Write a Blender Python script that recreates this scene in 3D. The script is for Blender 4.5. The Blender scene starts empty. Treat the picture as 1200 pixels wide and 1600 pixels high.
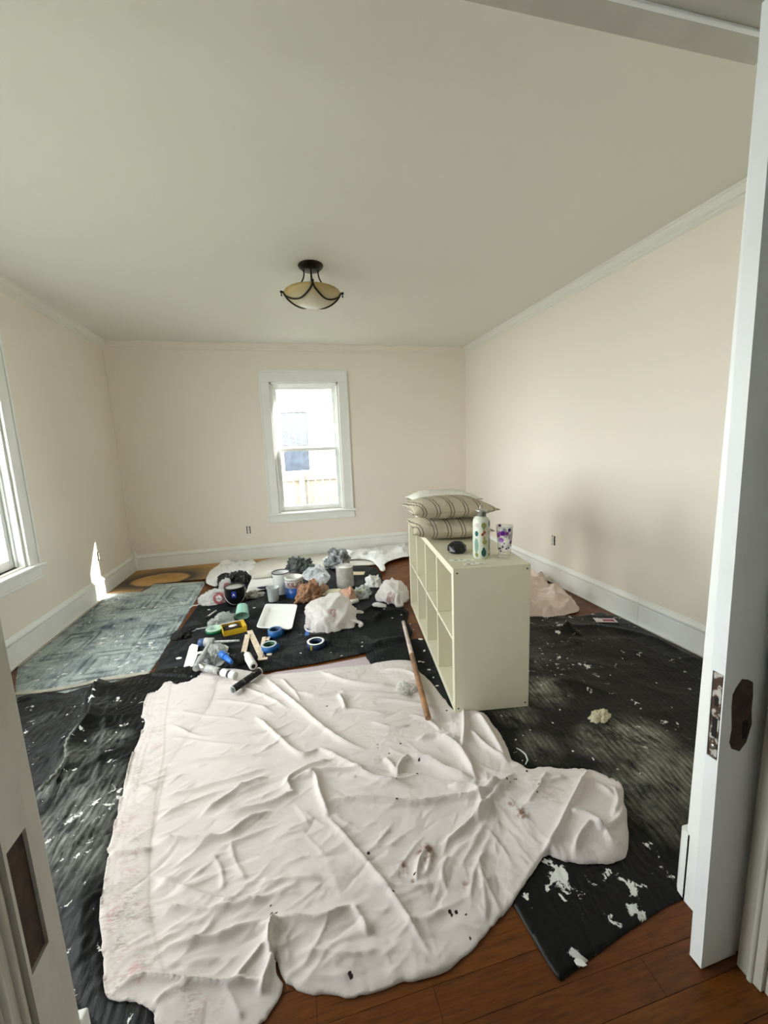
import bpy, bmesh, math, random
import numpy as np
from mathutils import Vector, Matrix, noise as mnoise

# ------------------------------------------------------------------ camera
SC = bpy.context.scene
COL = SC.collection
FPX, YAW, PITCH, ROLL, CH = 629.44, 0.2270, 0.1569, -0.0394, 1.3694
cy, sy = math.cos(YAW), math.sin(YAW); cp, sp = math.cos(PITCH), math.sin(PITCH)
FW = Vector((sy*cp, cy*cp, -sp)); r0 = Vector((cy, -sy, 0)); u0 = r0.cross(FW)
RT = r0*math.cos(ROLL) + u0*math.sin(ROLL); UP = u0*math.cos(ROLL) - r0*math.sin(ROLL)
cd = bpy.data.cameras.new('camera'); cam = bpy.data.objects.new('camera', cd); COL.objects.link(cam)
cd.sensor_fit = 'HORIZONTAL'; cd.sensor_width = 36; cd.lens = 36*FPX/1200; cd.clip_start = .02
m3 = Matrix((RT, UP, -FW)).transposed()
cam.matrix_world = Matrix.Translation((0, 0, CH)) @ m3.to_4x4()
SC.camera = cam

# ------------------------------------------------------------------ light and exposure
SC.view_settings.view_transform = 'Standard'; SC.view_settings.look = 'None'
SC.view_settings.gamma = 1; SC.view_settings.use_curve_mapping = False
SC.view_settings.exposure = 2.70
SC.cycles.max_bounces = 12; SC.cycles.diffuse_bounces = 8; SC.cycles.transparent_max_bounces = 16
SC.cycles.use_denoising = True; SC.cycles.sample_clamp_indirect = 6
W = bpy.data.worlds.new('sky'); SC.world = W; W.use_nodes = True
W.node_tree.nodes['Background'].inputs[0].default_value = (.95, 1.0, 1.0, 1)
W.node_tree.nodes['Background'].inputs[1].default_value = 3.0
sd = bpy.data.lights.new('sun', 'SUN'); sun = bpy.data.objects.new('sun', sd); COL.objects.link(sun)
sd.energy = 9; sd.angle = .012; sd.color = (1, .95, .86)
sun.rotation_euler = Vector((-1, -.48, -.74)).to_track_quat('-Z', 'Y').to_euler()
def portal(name, loc, rot, sx, sz):
    l = bpy.data.lights.new(name, 'AREA'); l.shape = 'RECTANGLE'; l.size = sx; l.size_y = sz
    l.cycles.is_portal = True
    o = bpy.data.objects.new(name, l); COL.objects.link(o); o.location = loc; o.rotation_euler = rot
XL, XR, YB, H = -1.92, 2.454, 5.333, 2.674
YF = .80            # room side of the doorway wall
portal('window_portal', (.265, YB+.21, 1.4), (math.radians(-90), 0, 0), .86, 1.64)
portal('window_portal', (XL-.21, 2.97, 1.4), (0, math.radians(-90), 0), 1.64, .86)
portal('window_portal', (XL-.21, 1.66, 1.36), (0, math.radians(-90), 0), 1.66, 1.02)

# ------------------------------------------------------------------ helpers
def F(px, py, z=0.0):
    d = RT*((px-600)/FPX) - UP*((py-800)/FPX) + FW
    t = (z-CH)/d.z
    return Vector((d.x*t, d.y*t, z))
def FY(px, py, y):
    d = RT*((px-600)/FPX) - UP*((py-800)/FPX) + FW
    t = y/d.y
    return Vector((d.x*t, y, CH+d.z*t))
def lin(c): return tuple(((v/12.92) if v <= .04045 else ((v+.055)/1.055)**2.4) for v in c)
def rgb(r, g, b): return lin((r/255, g/255, b/255))

def newmat(name):
    m = bpy.data.materials.new(name); m.use_nodes = True
    return m, m.node_tree, m.node_tree.nodes['Principled BSDF']
def N(nt, t, **kw):
    n = nt.nodes.new(t)
    for k, v in kw.items():
        if hasattr(n, k): setattr(n, k, v)
        else: n.inputs[k].default_value = v
    return n
def coords(nt, scale=(1, 1, 1), kind='Object', rot=(0, 0, 0)):
    tc = N(nt, 'ShaderNodeTexCoord'); mp = N(nt, 'ShaderNodeMapping'); nt.links.new(tc.outputs[kind], mp.inputs[0])
    mp.inputs['Scale'].default_value = scale; mp.inputs['Rotation'].default_value = rot
    return mp.outputs[0]
def ntex(nt, vec, scale, detail=4, rough=.55, dist=0.0):
    n = N(nt, 'ShaderNodeTexNoise'); n.inputs['Scale'].default_value = scale; n.inputs['Detail'].default_value = detail
    n.inputs['Roughness'].default_value = rough; n.inputs['Distortion'].default_value = dist
    nt.links.new(vec, n.inputs['Vector']); return n.outputs['Fac']
def ramp(nt, fac, stops):
    r = N(nt, 'ShaderNodeValToRGB'); nt.links.new(fac, r.inputs[0]); e = r.color_ramp.elements
    while len(e) < len(stops): e.new(.5)
    for i, (p, c) in enumerate(stops):
        e[i].position = p; e[i].color = (*c, 1) if len(c) == 3 else c
    return r.outputs[0]
def step(nt, fac, a, b):
    return ramp(nt, fac, [(a, (0, 0, 0)), (b, (1, 1, 1))])
def mix(nt, fac, a, b):
    n = N(nt, 'ShaderNodeMix', data_type='RGBA')
    for k, v in ((0, fac), (6, a), (7, b)):
        if isinstance(v, (int, float)): n.inputs[k].default_value = v
        elif isinstance(v, tuple): n.inputs[k].default_value = (*v, 1)
        else: nt.links.new(v, n.inputs[k])
    return n.outputs[2]
def math_(nt, op, a, b=0.0):
    n = N(nt, 'ShaderNodeMath', operation=op)
    for k, v in ((0, a), (1, b)):
        if isinstance(v, (int, float)): n.inputs[k].default_value = v
        else: nt.links.new(v, n.inputs[k])
    return n.outputs[0]
def bump(nt, b, h, strength=.3, dist=.01):
    n = N(nt, 'ShaderNodeBump'); n.inputs['Strength'].default_value = strength; n.inputs['Distance'].default_value = dist
    nt.links.new(h, n.inputs['Height']); nt.links.new(n.outputs[0], b.inputs['Normal'])
def simple(name, col, rough=.5, metal=0, var=.06, vs=8, bmp=0, bs=60, spec=.5, trans=0, sss=0):
    m, nt, b = newmat(name)
    v = coords(nt)
    f = ntex(nt, v, vs)
    dk = tuple(max(0, c*(1-var*2)) for c in col); lt = tuple(min(1, c*(1+var)) for c in col)
    nt.links.new(ramp(nt, f, [(.3, dk), (.7, lt)]), b.inputs['Base Color'])
    b.inputs['Roughness'].default_value = rough; b.inputs['Metallic'].default_value = metal
    b.inputs['Specular IOR Level'].default_value = spec
    if trans: b.inputs['Transmission Weight'].default_value = trans
    if bmp: bump(nt, b, ntex(nt, v, bs, 5), bmp, .004)
    return m
def clear(name, tint=(.9, .95, .95), alpha=.25, rough=.15):
    m, nt, b = newmat(name); out = nt.nodes['Material Output']
    tr = N(nt, 'ShaderNodeBsdfTransparent'); tr.inputs[0].default_value = (1, 1, 1, 1)
    b.inputs['Base Color'].default_value = (*tint, 1); b.inputs['Roughness'].default_value = rough
    fr = N(nt, 'ShaderNodeLayerWeight'); fr.inputs[0].default_value = .35
    f = math_(nt, 'ADD', math_(nt, 'MULTIPLY', fr.outputs['Facing'], .5), alpha)
    ms = N(nt, 'ShaderNodeMixShader'); nt.links.new(f, ms.inputs[0]); nt.links.new(tr.outputs[0], ms.inputs[1]); nt.links.new(b.outputs[0], ms.inputs[2])
    nt.links.new(ms.outputs[0], out.inputs[0]); return m

class MB:
    def __init__(s): s.bm = bmesh.new(); s.mi = 0
    def _f(s, vs, smooth=False):
        try:
            f = s.bm.faces.new(vs); f.smooth = smooth; f.material_index = s.mi; return f
        except ValueError: return None
    def box(s, x0, x1, y0, y1, z0, z1, bev=0.0, M=None):
        if bev > 0:
            t = bmesh.new(); bmesh.ops.create_cube(t, size=1)
            for v in t.verts: v.co = Vector(((x0+x1)/2+v.co.x*(x1-x0), (y0+y1)/2+v.co.y*(y1-y0), (z0+z1)/2+v.co.z*(z1-z0)))
            bmesh.ops.bevel(t, geom=t.edges[:], offset=bev, segments=2, affect='EDGES', profile=.5)
            mp = {}
            for v in t.verts: mp[v.index] = s.bm.verts.new((M @ v.co) if M else v.co)
            t.verts.ensure_lookup_table()
            for f in t.faces: s._f([mp[v.index] for v in f.verts], False)
            t.free(); return s
        c = [(x, y, z) for z in (z0, z1) for y in (y0, y1) for x in (x0, x1)]
        v = [s.bm.verts.new((M @ Vector(p)) if M else p) for p in c]
        for q in ((0, 2, 3, 1), (4, 5, 7, 6), (0, 1, 5, 4), (2, 6, 7, 3), (0, 4, 6, 2), (1, 3, 7, 5)): s._f([v[i] for i in q])
        return s
    def prism(s, pts, z0, z1, M=None, smooth=False):
        n = len(pts)
        a = [s.bm.verts.new((M @ Vector((p[0], p[1], z0))) if M else (p[0], p[1], z0)) for p in pts]
        b = [s.bm.verts.new((M @ Vector((p[0], p[1], z1))) if M else (p[0], p[1], z1)) for p in pts]
        s._f(a[::-1]); s._f(b)
        for i in range(n): s._f([a[i], a[(i+1) % n], b[(i+1) % n], b[i]], smooth)
        return s
    def lathe(s, prof, seg=32, M=None, smooth=True, closed=False):
        rings = []
        for r, z in prof:
            if r < 1e-6: rings.append([s.bm.verts.new((M @ Vector((0, 0, z))) if M else (0, 0, z))])
            else:
                rings.append([s.bm.verts.new((M @ Vector((r*math.cos(2*math.pi*i/seg), r*math.sin(2*math.pi*i/seg), z))) if M else (r*math.cos(2*math.pi*i/seg), r*math.sin(2*math.pi*i/seg), z)) for i in range(seg)])
        R = list(zip(rings, rings[1:]))
        if closed: R.append((rings[-1], rings[0]))
        for a, b in R:
            for i in range(seg):
                j = (i+1) % seg
                if len(a) == 1 and len(b) == 1: continue
                if len(a) == 1: s._f([a[0], b[j], b[i]], smooth)
                elif len(b) == 1: s._f([a[i], a[j], b[0]], smooth)
                else: s._f([a[i], a[j], b[j], b[i]], smooth)
        return s
    def tube(s, pts, rad, seg=10, cap=True):
        pts = [Vector(p) for p in pts]; n = len(pts)
        rad = rad if isinstance(rad, (list, tuple)) else [rad]*n
        rings = []; prev = None
        for i, p in enumerate(pts):
            t = (pts[min(i+1, n-1)]-pts[max(i-1, 0)]).normalized()
            if prev is None: prev = t.orthogonal().normalized()
            a = (prev - t*prev.dot(t)).normalized(); prev = a; b = t.cross(a)
            rings.append([s.bm.verts.new(p+(a*math.cos(2*math.pi*k/seg)+b*math.sin(2*math.pi*k/seg))*rad[i]) for k in range(seg)])
        for A, B in zip(rings, rings[1:]):
            for k in range(seg): s._f([A[k], A[(k+1) % seg], B[(k+1) % seg], B[k]], True)
        if cap: s._f(rings[0][::-1]); s._f(rings[-1])
        return s
    def loft(s, prof, path, M=None):
        # prof: list of (a,b) offsets; path: list of (origin, adir, bdir)
        rings = [[s.bm.verts.new(o+A*a+B*b) for a, b in prof] for o, A, B in path]
        n = len(prof)
        for P, Q in zip(rings, rings[1:]):
            for k in range(n): s._f([P[k], P[(k+1) % n], Q[(k+1) % n], Q[k]])
        s._f(rings[0][::-1]); s._f(rings[-1]); return s
    def build(s, name, mats, parent=None, **props):
        me = bpy.data.meshes.new(name); bmesh.ops.recalc_face_normals(s.bm, faces=s.bm.faces[:]); s.bm.to_mesh(me); s.bm.free()
        for m in (mats if isinstance(mats, (list, tuple)) else [mats]): me.materials.append(m)
        return link(name, me, parent, **props)
def link(name, me, parent=None, **props):
    o = bpy.data.objects.new(name, me); COL.objects.link(o)
    if parent: o.parent = parent
    for k, v in props.items(): o[k] = v
    return o
def tag(o, label, cat, group=None, kind=None):
    o['label'] = label; o['category'] = cat
    if group: o['group'] = group
    if kind: o['kind'] = kind
    return o
def thing(name, label, cat, loc=(0, 0, 0), rotz=0, group=None):
    o = bpy.data.objects.new(name, None); COL.objects.link(o); o.empty_display_size = .05
    o.location = loc; o.rotation_euler = (0, 0, rotz)
    return tag(o, label, cat, group)
def frame(name, loc=(0, 0, 0)):
    o = bpy.data.objects.new(name, None); COL.objects.link(o); o.location = loc; o['kind'] = 'structure'; return o

# numpy noise
_rs = np.random.RandomState(7); _perm = _rs.permutation(512); _g = _rs.rand(512)*2-1
def vnoise(x, y, seed=0):
    xi = np.floor(x).astype(int); yi = np.floor(y).astype(int); fx = x-xi; fy = y-yi
    fx = fx*fx*fx*(fx*(fx*6-15)+10); fy = fy*fy*fy*(fy*(fy*6-15)+10)
    h = lambda a, b: _g[_perm[(_perm[(a+seed*37) & 511]+b) & 511]]
    return (h(xi, yi)*(1-fx)+h(xi+1, yi)*fx)*(1-fy)+(h(xi, yi+1)*(1-fx)+h(xi+1, yi+1)*fx)*fy
def fbm(x, y, seed=0, oc=4):
    v = 0; a = 1
    for i in range(oc): v = v+a*vnoise(x*2**i, y*2**i, seed+i); a *= .5
    return v
def ridged(x, y, seed=0, oc=3):
    v = 0; a = 1
    for i in range(oc): v = v+a*(1-np.abs(vnoise(x*2**i, y*2**i, seed+i))*2)**3; a *= .5
    return v

def catmull(P, n=6, closed=True):
    P = [np.array(p[:2], float) for p in P]; out = []; L = len(P)
    rng = range(L) if closed else range(L-1)
    for i in rng:
        g = (lambda k: P[k % L]) if closed else (lambda k: P[min(max(k, 0), L-1)])
        a, b, c, d = g(i-1), g(i), g(i+1), g(i+2)
        for k in range(n):
            t = k/n
            out.append(.5*((2*b)+(c-a)*t+(2*a-5*b+4*c-d)*t*t+(3*b-a-3*c+d)*t**3))
    if not closed: out.append(P[-1])
    return np.array(out)
def seg_dist(X, Y, poly, closed=False):
    """min distance, signed side and length parameter of points to a polyline"""
    n = len(poly); best = np.full(X.shape, 1e9); side = np.zeros(X.shape); par = np.zeros(X.shape)
    bx = np.zeros(X.shape); by = np.zeros(X.shape)
    m = n if closed else n-1
    L = [np.linalg.norm(poly[(i+1) % n]-poly[i]) for i in range(m)]; tot = sum(L)+1e-9; acc = 0
    for i in range(m):
        a = poly[i]; d = poly[(i+1) % n]-a; l2 = d@d+1e-12
        t = np.clip(((X-a[0])*d[0]+(Y-a[1])*d[1])/l2, 0, 1)
        qx = a[0]+t*d[0]; qy = a[1]+t*d[1]; ds = np.hypot(X-qx, Y-qy)
        k = ds < best
        best = np.where(k, ds, best); side = np.where(k, np.sign(d[0]*(Y-a[1])-d[1]*(X-a[0])), side)
        par = np.where(k, (acc+t*L[i])/tot, par); bx = np.where(k, qx, bx); by = np.where(k, qy, by)
        acc += L[i]
    return best, side, par, bx, by
def inside(X, Y, poly):
    r = np.zeros(X.shape, bool); n = len(poly)
    for i in range(n):
        x1, y1 = poly[i]; x2, y2 = poly[(i+1) % n]
        if y1 == y2: continue
        k = ((y1 > Y) != (y2 > Y)) & (X < (x2-x1)*(Y-y1)/(y2-y1)+x1); r ^= k
    return r
def ridge(X, Y, pts, w, h, skew=.5, raw=False, cusp=False):
    P = pts if raw else [F(*p) for p in pts]
    poly = catmull(P, 4, closed=False)
    lo = poly.min(0)-8*w; hi = poly.max(0)+8*w
    k = (X > lo[0]) & (X < hi[0]) & (Y > lo[1]) & (Y < hi[1]); Z = np.zeros(X.shape)
    if not k.any(): return Z
    d, s, t, _, _ = seg_dist(X[k], Y[k], poly)
    ww = np.maximum(np.where(s > 0, w, w*skew), .0055)
    if cusp: Z[k] = h*np.exp(-d/ww)*np.clip(np.minimum(t, 1-t)*3, 0, 1); return Z
    Z[k] = h*(.62*np.exp(-(d/ww)**1.3)+.38*np.exp(-d/(ww*2.4)))*np.clip(np.minimum(t, 1-t)*6+.1, 0, 1)
    return Z
LAYERS = []
def under(x, y, upto=None):
    v = np.zeros(np.shape(x))
    for out, z0, hf, e_, em in LAYERS[:upto]:
        k = inside(x, y, out)
        if k.any():
            d = seg_dist(x[k], y[k], out, closed=True)[0]; e = 1-np.exp(-d/e_)
            v[k] = np.maximum(v[k], z0(x[k], y[k]) if callable(z0) else z0)+0
            v[k] = np.maximum(v[k], (z0(x[k], y[k]) if callable(z0) else z0)+(hf(x[k], y[k], d) if hf else 0)*(em+(1-em)*e))
    return v
def rest(x, y):
    X = np.array([x]); Y = np.array([y]); return float(under(X, Y)[0])+.001
def cloth(name, outline, res, hfun, mats, z0=.004, skirt=.003, attrs=None, edge=.03, edgemin=0.0, smooth_out=True, parent=None, wob=.004):
    """outline in metres -> a sheet of fabric following it, with heights from hfun"""
    out = catmull(outline, 5) if smooth_out else np.array([np.array(p[:2], float) for p in outline])
    if wob:
        s = np.arange(len(out)); out = out+wob*np.stack([vnoise(s*.7, s*0+.3, 3), vnoise(s*.7, s*0+7.3, 5)], 1)
    lo = out.min(0)-res*2; hi = out.max(0)+res*2
    xs = np.arange(lo[0], hi[0], res); ys = np.arange(lo[1], hi[1], res)
    cx, cyy = np.meshgrid(xs[:-1]+res/2, ys[:-1]+res/2, indexing='ij'); C = inside(cx, cyy, out)
    X, Y = np.meshgrid(xs, ys, indexing='ij')
    use = np.zeros(X.shape, int)
    for dx in (0, 1):
        for dy in (0, 1): use[dx:dx+C.shape[0], dy:dy+C.shape[1]] += C
    idx = -np.ones(X.shape, int); k = use > 0; idx[k] = np.arange(k.sum()); x = X[k]; y = Y[k]; bnd = use[k] < 4
    d, _, _, bx, by = seg_dist(x, y, out, closed=True)
    x = np.where(bnd, bx, x); y = np.where(bnd, by, y); d = np.where(bnd, 0, d)
    e = 1-np.exp(-d/edge)
    z = (z0(x, y) if callable(z0) else z0)+(hfun(x, y, d) if hfun else 0*x)*(edgemin+(1-edgemin)*e)
    LAYERS.append((out, z0, hfun, edge, edgemin))
    verts = np.stack([x, y, z], 1)
    ii, jj = np.nonzero(C)
    a, b, c, dd = idx[ii, jj], idx[ii+1, jj], idx[ii+1, jj+1], idx[ii, jj+1]
    faces = np.stack([a, b, c, dd], 1)
    # skirt along border edges
    ex = {}
    for A, B in ((a, b), (b, c), (c, dd), (dd, a)):
        key = np.minimum(A, B)*10**7+np.maximum(A, B)
        for kk, p, q in zip(key.tolist(), A.tolist(), B.tolist()):
            if kk in ex: ex[kk] = None
            else: ex[kk] = (p, q)
    be = [v for v in ex.values() if v]
    sk = {}; extra = []
    for p, q in be:
        for v in (p, q):
            if v not in sk: sk[v] = len(verts)+len(extra); extra.append((verts[v, 0], verts[v, 1], max(.0006, verts[v, 2]-skirt)))
    V = np.vstack([verts, np.array(extra)]) if extra else verts
    fl = faces.tolist()+[(q, p, sk[p], sk[q]) for p, q in be]
    me = bpy.data.meshes.new(name); me.from_pydata(V.tolist(), [], fl); me.update()
    me.polygons.foreach_set('use_smooth', [True]*len(me.polygons))
    for m in (mats if isinstance(mats, (list, tuple)) else [mats]): me.materials.append(m)
    if attrs:
        for nm, fn in attrs.items():
            at = me.attributes.new(nm, 'FLOAT', 'POINT'); at.data.foreach_set('value', fn(V[:, 0], V[:, 1]).astype(np.float32))
    return link(name, me, parent)
def PX(l, z=0): return [F(x, y, z) for x, y in l]
def blob(centres):
    """soft mask from a list of (px,py,radius_m,strength)"""
    C = [(F(c[0], c[1]), c[2], c[3]) for c in centres]
    def f(x, y):
        v = np.zeros(x.shape)
        for p, r, s in C: v = np.maximum(v, s*np.clip(1.6-np.hypot(x-p.x, y-p.y)/r*1.0, 0, 1))
        return v
    return f

# ------------------------------------------------------------------ materials
def wallmat(name, c, b_=.05):
    m, nt, b = newmat(name); v = coords(nt)
    nt.links.new(ramp(nt, ntex(nt, v, 1.3, 3), [(.3, tuple(x*.985 for x in c)), (.7, c)]), b.inputs['Base Color'])
    b.inputs['Roughness'].default_value = .62; bump(nt, b, ntex(nt, v, 220, 3), b_, .002); return m
M_wall = wallmat('wall_paint', (.83, .77, .69)); M_ceil = wallmat('ceiling_paint', (.78, .785, .72))
M_trim = simple('trim_paint', (.84, .86, .84), .32, var=.02, vs=5, bmp=.08, bs=30)
M_trim2 = simple('old_trim_paint', (.53, .51, .44), .45, var=.04, vs=9, bmp=.2, bs=50)
M_door = simple('door_paint', (.80, .82, .82), .42, var=.02, vs=6, bmp=.15, bs=60)
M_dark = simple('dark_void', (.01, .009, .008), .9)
M_rawwood = simple('bare_dark_wood', (.055, .028, .014), .8, var=.35, vs=30, bmp=.4)
M_black = simple('black_plastic', (.006, .006, .0065), .35, var=.1)
M_blackmatte = simple('black_fabric', (.012, .012, .012), .9, var=.2, bmp=.5, bs=90)
M_metal = simple('steel', (.55, .54, .52), .35, 1, var=.1, vs=40)
M_white = simple('white_plastic', (.86, .87, .85), .35, var=.02)
M_glass = clear('window_glass', (1, 1, 1), .02, .02)

def plankmat(i, c):
    m, nt, b = newmat('plank_wood'); v = coords(nt, (1.2, 14, 1)); v2 = coords(nt)
    g = ntex(nt, v, 9, 6, .65, .6)
    base = ramp(nt, g, [(.25, tuple(x*.45 for x in c)), (.5, c), (.75, tuple(min(1, x*1.5) for x in c))])
    wear = step(nt, ntex(nt, v2, 5, 6, .7), .52, .8)
    nt.links.new(mix(nt, math_(nt, 'MULTIPLY', wear, .35), base, (.17, .07, .02)), b.inputs['Base Color'])
    nt.links.new(ramp(nt, ntex(nt, v2, 14, 4), [(.3, (.30,)*3), (.7, (.5,)*3)]), b.inputs['Roughness']); b.inputs['Specular IOR Level'].default_value = .3
    bump(nt, b, g, .15, .002); return m
M_planks = [plankmat(i, c) for i, c in enumerate([(.125, .036, .004), (.11, .030, .0035), (.14, .043, .0045), (.115, .032, .004)])]

# ------------------------------------------------------------------ floor
def build_floor():
    fl = MB().box(-2.2, 2.7, -2.6, YB+.1, -.06, -.004).build('floor', M_rawwood); fl['kind'] = 'structure'
    R = random.Random(4); pw = .083
    meshes = {}
    y = -.95; row = 0
    while y < YB-.005:
        y1 = min(y+pw, YB)
        x = XL if y > YF else -1.2
        xe = XR if y > YF else 1.6
        x -= R.random()*0
        first = R.uniform(.5, 1.6)
        while x < xe-1e-3:
            x1 = min(x+first, xe); first = R.uniform(1.3, 2.2)
            if xe-x1 < .3: x1 = xe
            g = .0006
            p = MB().box(x+g, x1-g, y+g, y1-g, -.02, R.uniform(-.0006, 0)).build('plank', R.choice(M_planks), fl)
            x = x1
        y = y1; row += 1
build_floor()

# ------------------------------------------------------------------ room shell
WO = dict(x0=-.155, x1=.685, z0=.60, z1=2.225)      # opening in the back wall
def wall_back():
    t = .20
    m = MB()
    m.box(XL-.2, WO['x0'], YB, YB+t, 0, H); m.box(WO['x1'], XR+.2, YB, YB+t, 0, H)
    m.box(WO['x0'], WO['x1'], YB, YB+t, 0, WO['z0']); m.box(WO['x0'], WO['x1'], YB, YB+t, WO['z1'], H)
    m.build('wall_back', M_wall, kind='structure')
    m = MB(); ys = YF-.12
    cur = ys
    for a, b, zl, zh in ((1.15, 2.15, .55, 2.19), (2.55, 3.39, .62, 2.21)):
        m.box(XL-.2, XL, cur, a, 0, H); m.box(XL-.2, XL, a, b, 0, zl); m.box(XL-.2, XL, a, b, zh, H); cur = b
    m.box(XL-.2, XL, cur, YB, 0, H); m.build('wall_left', M_wall, kind='structure')
    MB().box(XR, XR+.2, ys, YB, 0, H).build('wall_right', M_wall, kind='structure')
    MB().box(XL-.2, XR+.2, ys-.0, YB+.2, H, H+.1).build('ceiling', M_ceil, kind='structure')
wall_back()

# doorway wall: room-side skin, pocket, camera-side skin
HZ = 2.163
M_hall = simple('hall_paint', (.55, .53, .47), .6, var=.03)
def wall_front():
    m = MB()
    xr = 1.053; xl = -.50
    m.box(xr+.022, XR+.0, .70, YF-.015, 0, H); m.box(XL, xl-.02, .70, YF-.015, 0, H); m.box(xl, xr, .70, YF-.015, HZ+.03, H)
    m.build('wall_front', M_wall, kind='structure')
    m = MB(); m.box(1.053, 2.9, .50, .63, 0, H); m.box(-2.4, -.445, .49, .6, 0, H); m.box(-.445, 1.053, .49, .63, HZ+.05, H)
    m.build('wall_hall', M_trim2, kind='structure')
    # camera-side room shell, dimmer old paint
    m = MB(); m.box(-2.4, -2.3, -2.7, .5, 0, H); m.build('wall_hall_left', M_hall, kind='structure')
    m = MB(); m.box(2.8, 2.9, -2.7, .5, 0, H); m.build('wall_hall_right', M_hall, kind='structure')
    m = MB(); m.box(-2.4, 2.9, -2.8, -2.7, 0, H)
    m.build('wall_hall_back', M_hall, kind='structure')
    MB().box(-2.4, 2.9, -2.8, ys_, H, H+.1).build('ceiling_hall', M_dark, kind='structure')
    # header
    h = frame('door_1')
    MB().box(-.5, 1.053, .69, .80, HZ, HZ+.03).build('header_board', M_trim2, h)
    MB().box(-.5, 1.053, .735, .745, HZ-.006, HZ, .002).build('header_stop', M_trim, h)
    MB().box(-.5, 1.053, .57, .64, HZ+.02, HZ+.05).build('header_front_board', M_door, h)
    # room side jamb, right: lining, casing and plinth
    j = MB(); j.box(1.053, 1.075, .679, .79, 0, HZ); j.build('jamb_lining', M_trim, h)
    MB().box(1.062, 1.19, .785, .802, .225, HZ+.12, .004).build('casing', M_trim, h)
    MB().prism([(1.053, .785), (1.053, .806), (1.061, .816), (1.20, .816), (1.20, .785)], 0, .225).build('plinth', M_trim, h)
    MB().box(-.52, -.50, .664, .79, 0, HZ).build('jamb_lining', M_trim2, h)
    MB().box(-.64, -.505, .785, .802, .225, HZ+.12, .004).build('casing', M_trim2, h)
    MB().box(-.66, -.497, .785, .818, 0, .225, .004).build('plinth', M_trim, h)
    # camera side jambs, right and left, with bead
    MB().box(1.043, 1.06, .575, .632, 0, HZ, .002).build('front_jamb', M_trim2, h)
    MB().lathe([(.007, 0), (.007, HZ)], 12, Matrix.Translation((1.044, .60, 0))).build('bead', M_trim2, h)
    MB().box(1.055, 1.2, .50, .572, 0, HZ, .003).build('front_jamb', M_trim2, h)
    MB().box(-.46, -.442, .555, .604, 0, HZ, .002).build('front_jamb', M_trim2, h)
    MB().lathe([(.006, 0), (.006, HZ)], 12, Matrix.Translation((-.443, .592, 0))).build('bead', M_trim2, h)
    MB().lathe([(.006, 0), (.006, HZ)], 12, Matrix.Translation((-.443, .566, 0))).build('bead', M_trim2, h)
ys_ = YF-.12
wall_front()

def pocket_door(name, x_edge, into, y0, y1, lean, mort, zlo, mat, esc=None, label=''):
    """sliding door drawn out of its pocket; x_edge is the leading edge, into = +1 when the pocket is to the right"""
    d = frame(name, (x_edge, (y0+y1)/2, .0)); d.rotation_euler = (0, lean, 0)
    th = y1-y0; w = .55; a, b = mort; dep = .009; my = .28*th
    def bx(mm, u0, u1, v0, v1, z0, z1): mm.box(min(u0*into, u1*into), max(u0*into, u1*into), v0, v1, z0, z1)
    m = MB()
    bx(m, 0, .115, -th/2, th/2, zlo, a); bx(m, 0, .115, -th/2, th/2, b, 2.14)
    bx(m, dep, .115, -th/2, th/2, a, b)
    bx(m, 0, dep, -th/2, -th/2+th*.1, a, b); bx(m, 0, dep, th/2-th*.12, th/2, a, b)
    bx(m, .1151, w, -th/2+.004, th/2-.004, zlo, 2.14)
    m.build('stile', mat, d)
    p = MB(); bx(p, dep-.004, dep-.001, -th/2+th*.12, th/2-th*.14, a+.001, b-.001)
    o = p.build('mortise', M_rawwood, d)
    return d, th, dep
M_plate = None
def platemat():
    m, nt, b = newmat('paint_smeared_plate'); v = coords(nt)
    f = step(nt, ntex(nt, v, 38, 5, .6), .5, .56)
    nt.links.new(mix(nt, f, (.06, .03, .018), (.5, .48, .44)), b.inputs['Base Color']); b.inputs['Roughness'].default_value = .5; b.inputs['Metallic'].default_value = .3
    return m
M_plate = platemat()
d, th, dep = pocket_door('door_2', .945, 1, .646, .677, -math.radians(1.3), (.61, .83), .004, M_door)
p = MB(); p.box(.0015, .004, -th/2+.006, th/2-.006, .612, .828)
p.build('lock_faceplate', M_plate, d)
MB().box(.0009, .0016, -.005, .004, .745, .768).build('bolt_slot', M_dark, d)
MB().box(.0009, .0016, -.006, .005, .665, .715).build('bolt_slot', M_dark, d)
MB().lathe([(0, 0), (.006, 0), (.006, .002), (0, .002)], 14, Matrix.Translation((.0005, 0, .64)) @ Matrix.Rotation(math.pi/2, 4, 'Y')).build('screw', M_metal, d)
esc = [(.966, .794), (.982, .813), (1.000, .808), (1.015, .799), (1.019, .767), (1.019, .726), (1.024, .69), (1.012, .644), (.993, .624), (.968, .637), (.960, .655), (.964, .688), (.958, .746), (.958, .779)]
Me = Matrix(((1, 0, 0, 0), (0, 0, 1, 0), (0, 1, 0, 0), (0, 0, 0, 1)))
MB().prism([(x-.945+.0, z) for x, z in esc], -.0009, .0006, Matrix.Translation((0.014, -th/2, 0)) @ Me).build('escutcheon_scar', M_rawwood, d)
MB().prism([(x, z) for x, z in [(.050, .700), (.058, .706), (.066, .70), (.066, .675), (.062, .655), (.054, .655), (.050, .675)]], -.0015, -.0008, Matrix.Translation((0.014, -th/2, 0)) @ Me).build('keyhole', M_dark, d)
d2, th2, _ = pocket_door('door_3', -.435, -1, .606, .662, 0, (.60, .815), .004, M_trim2)

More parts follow.
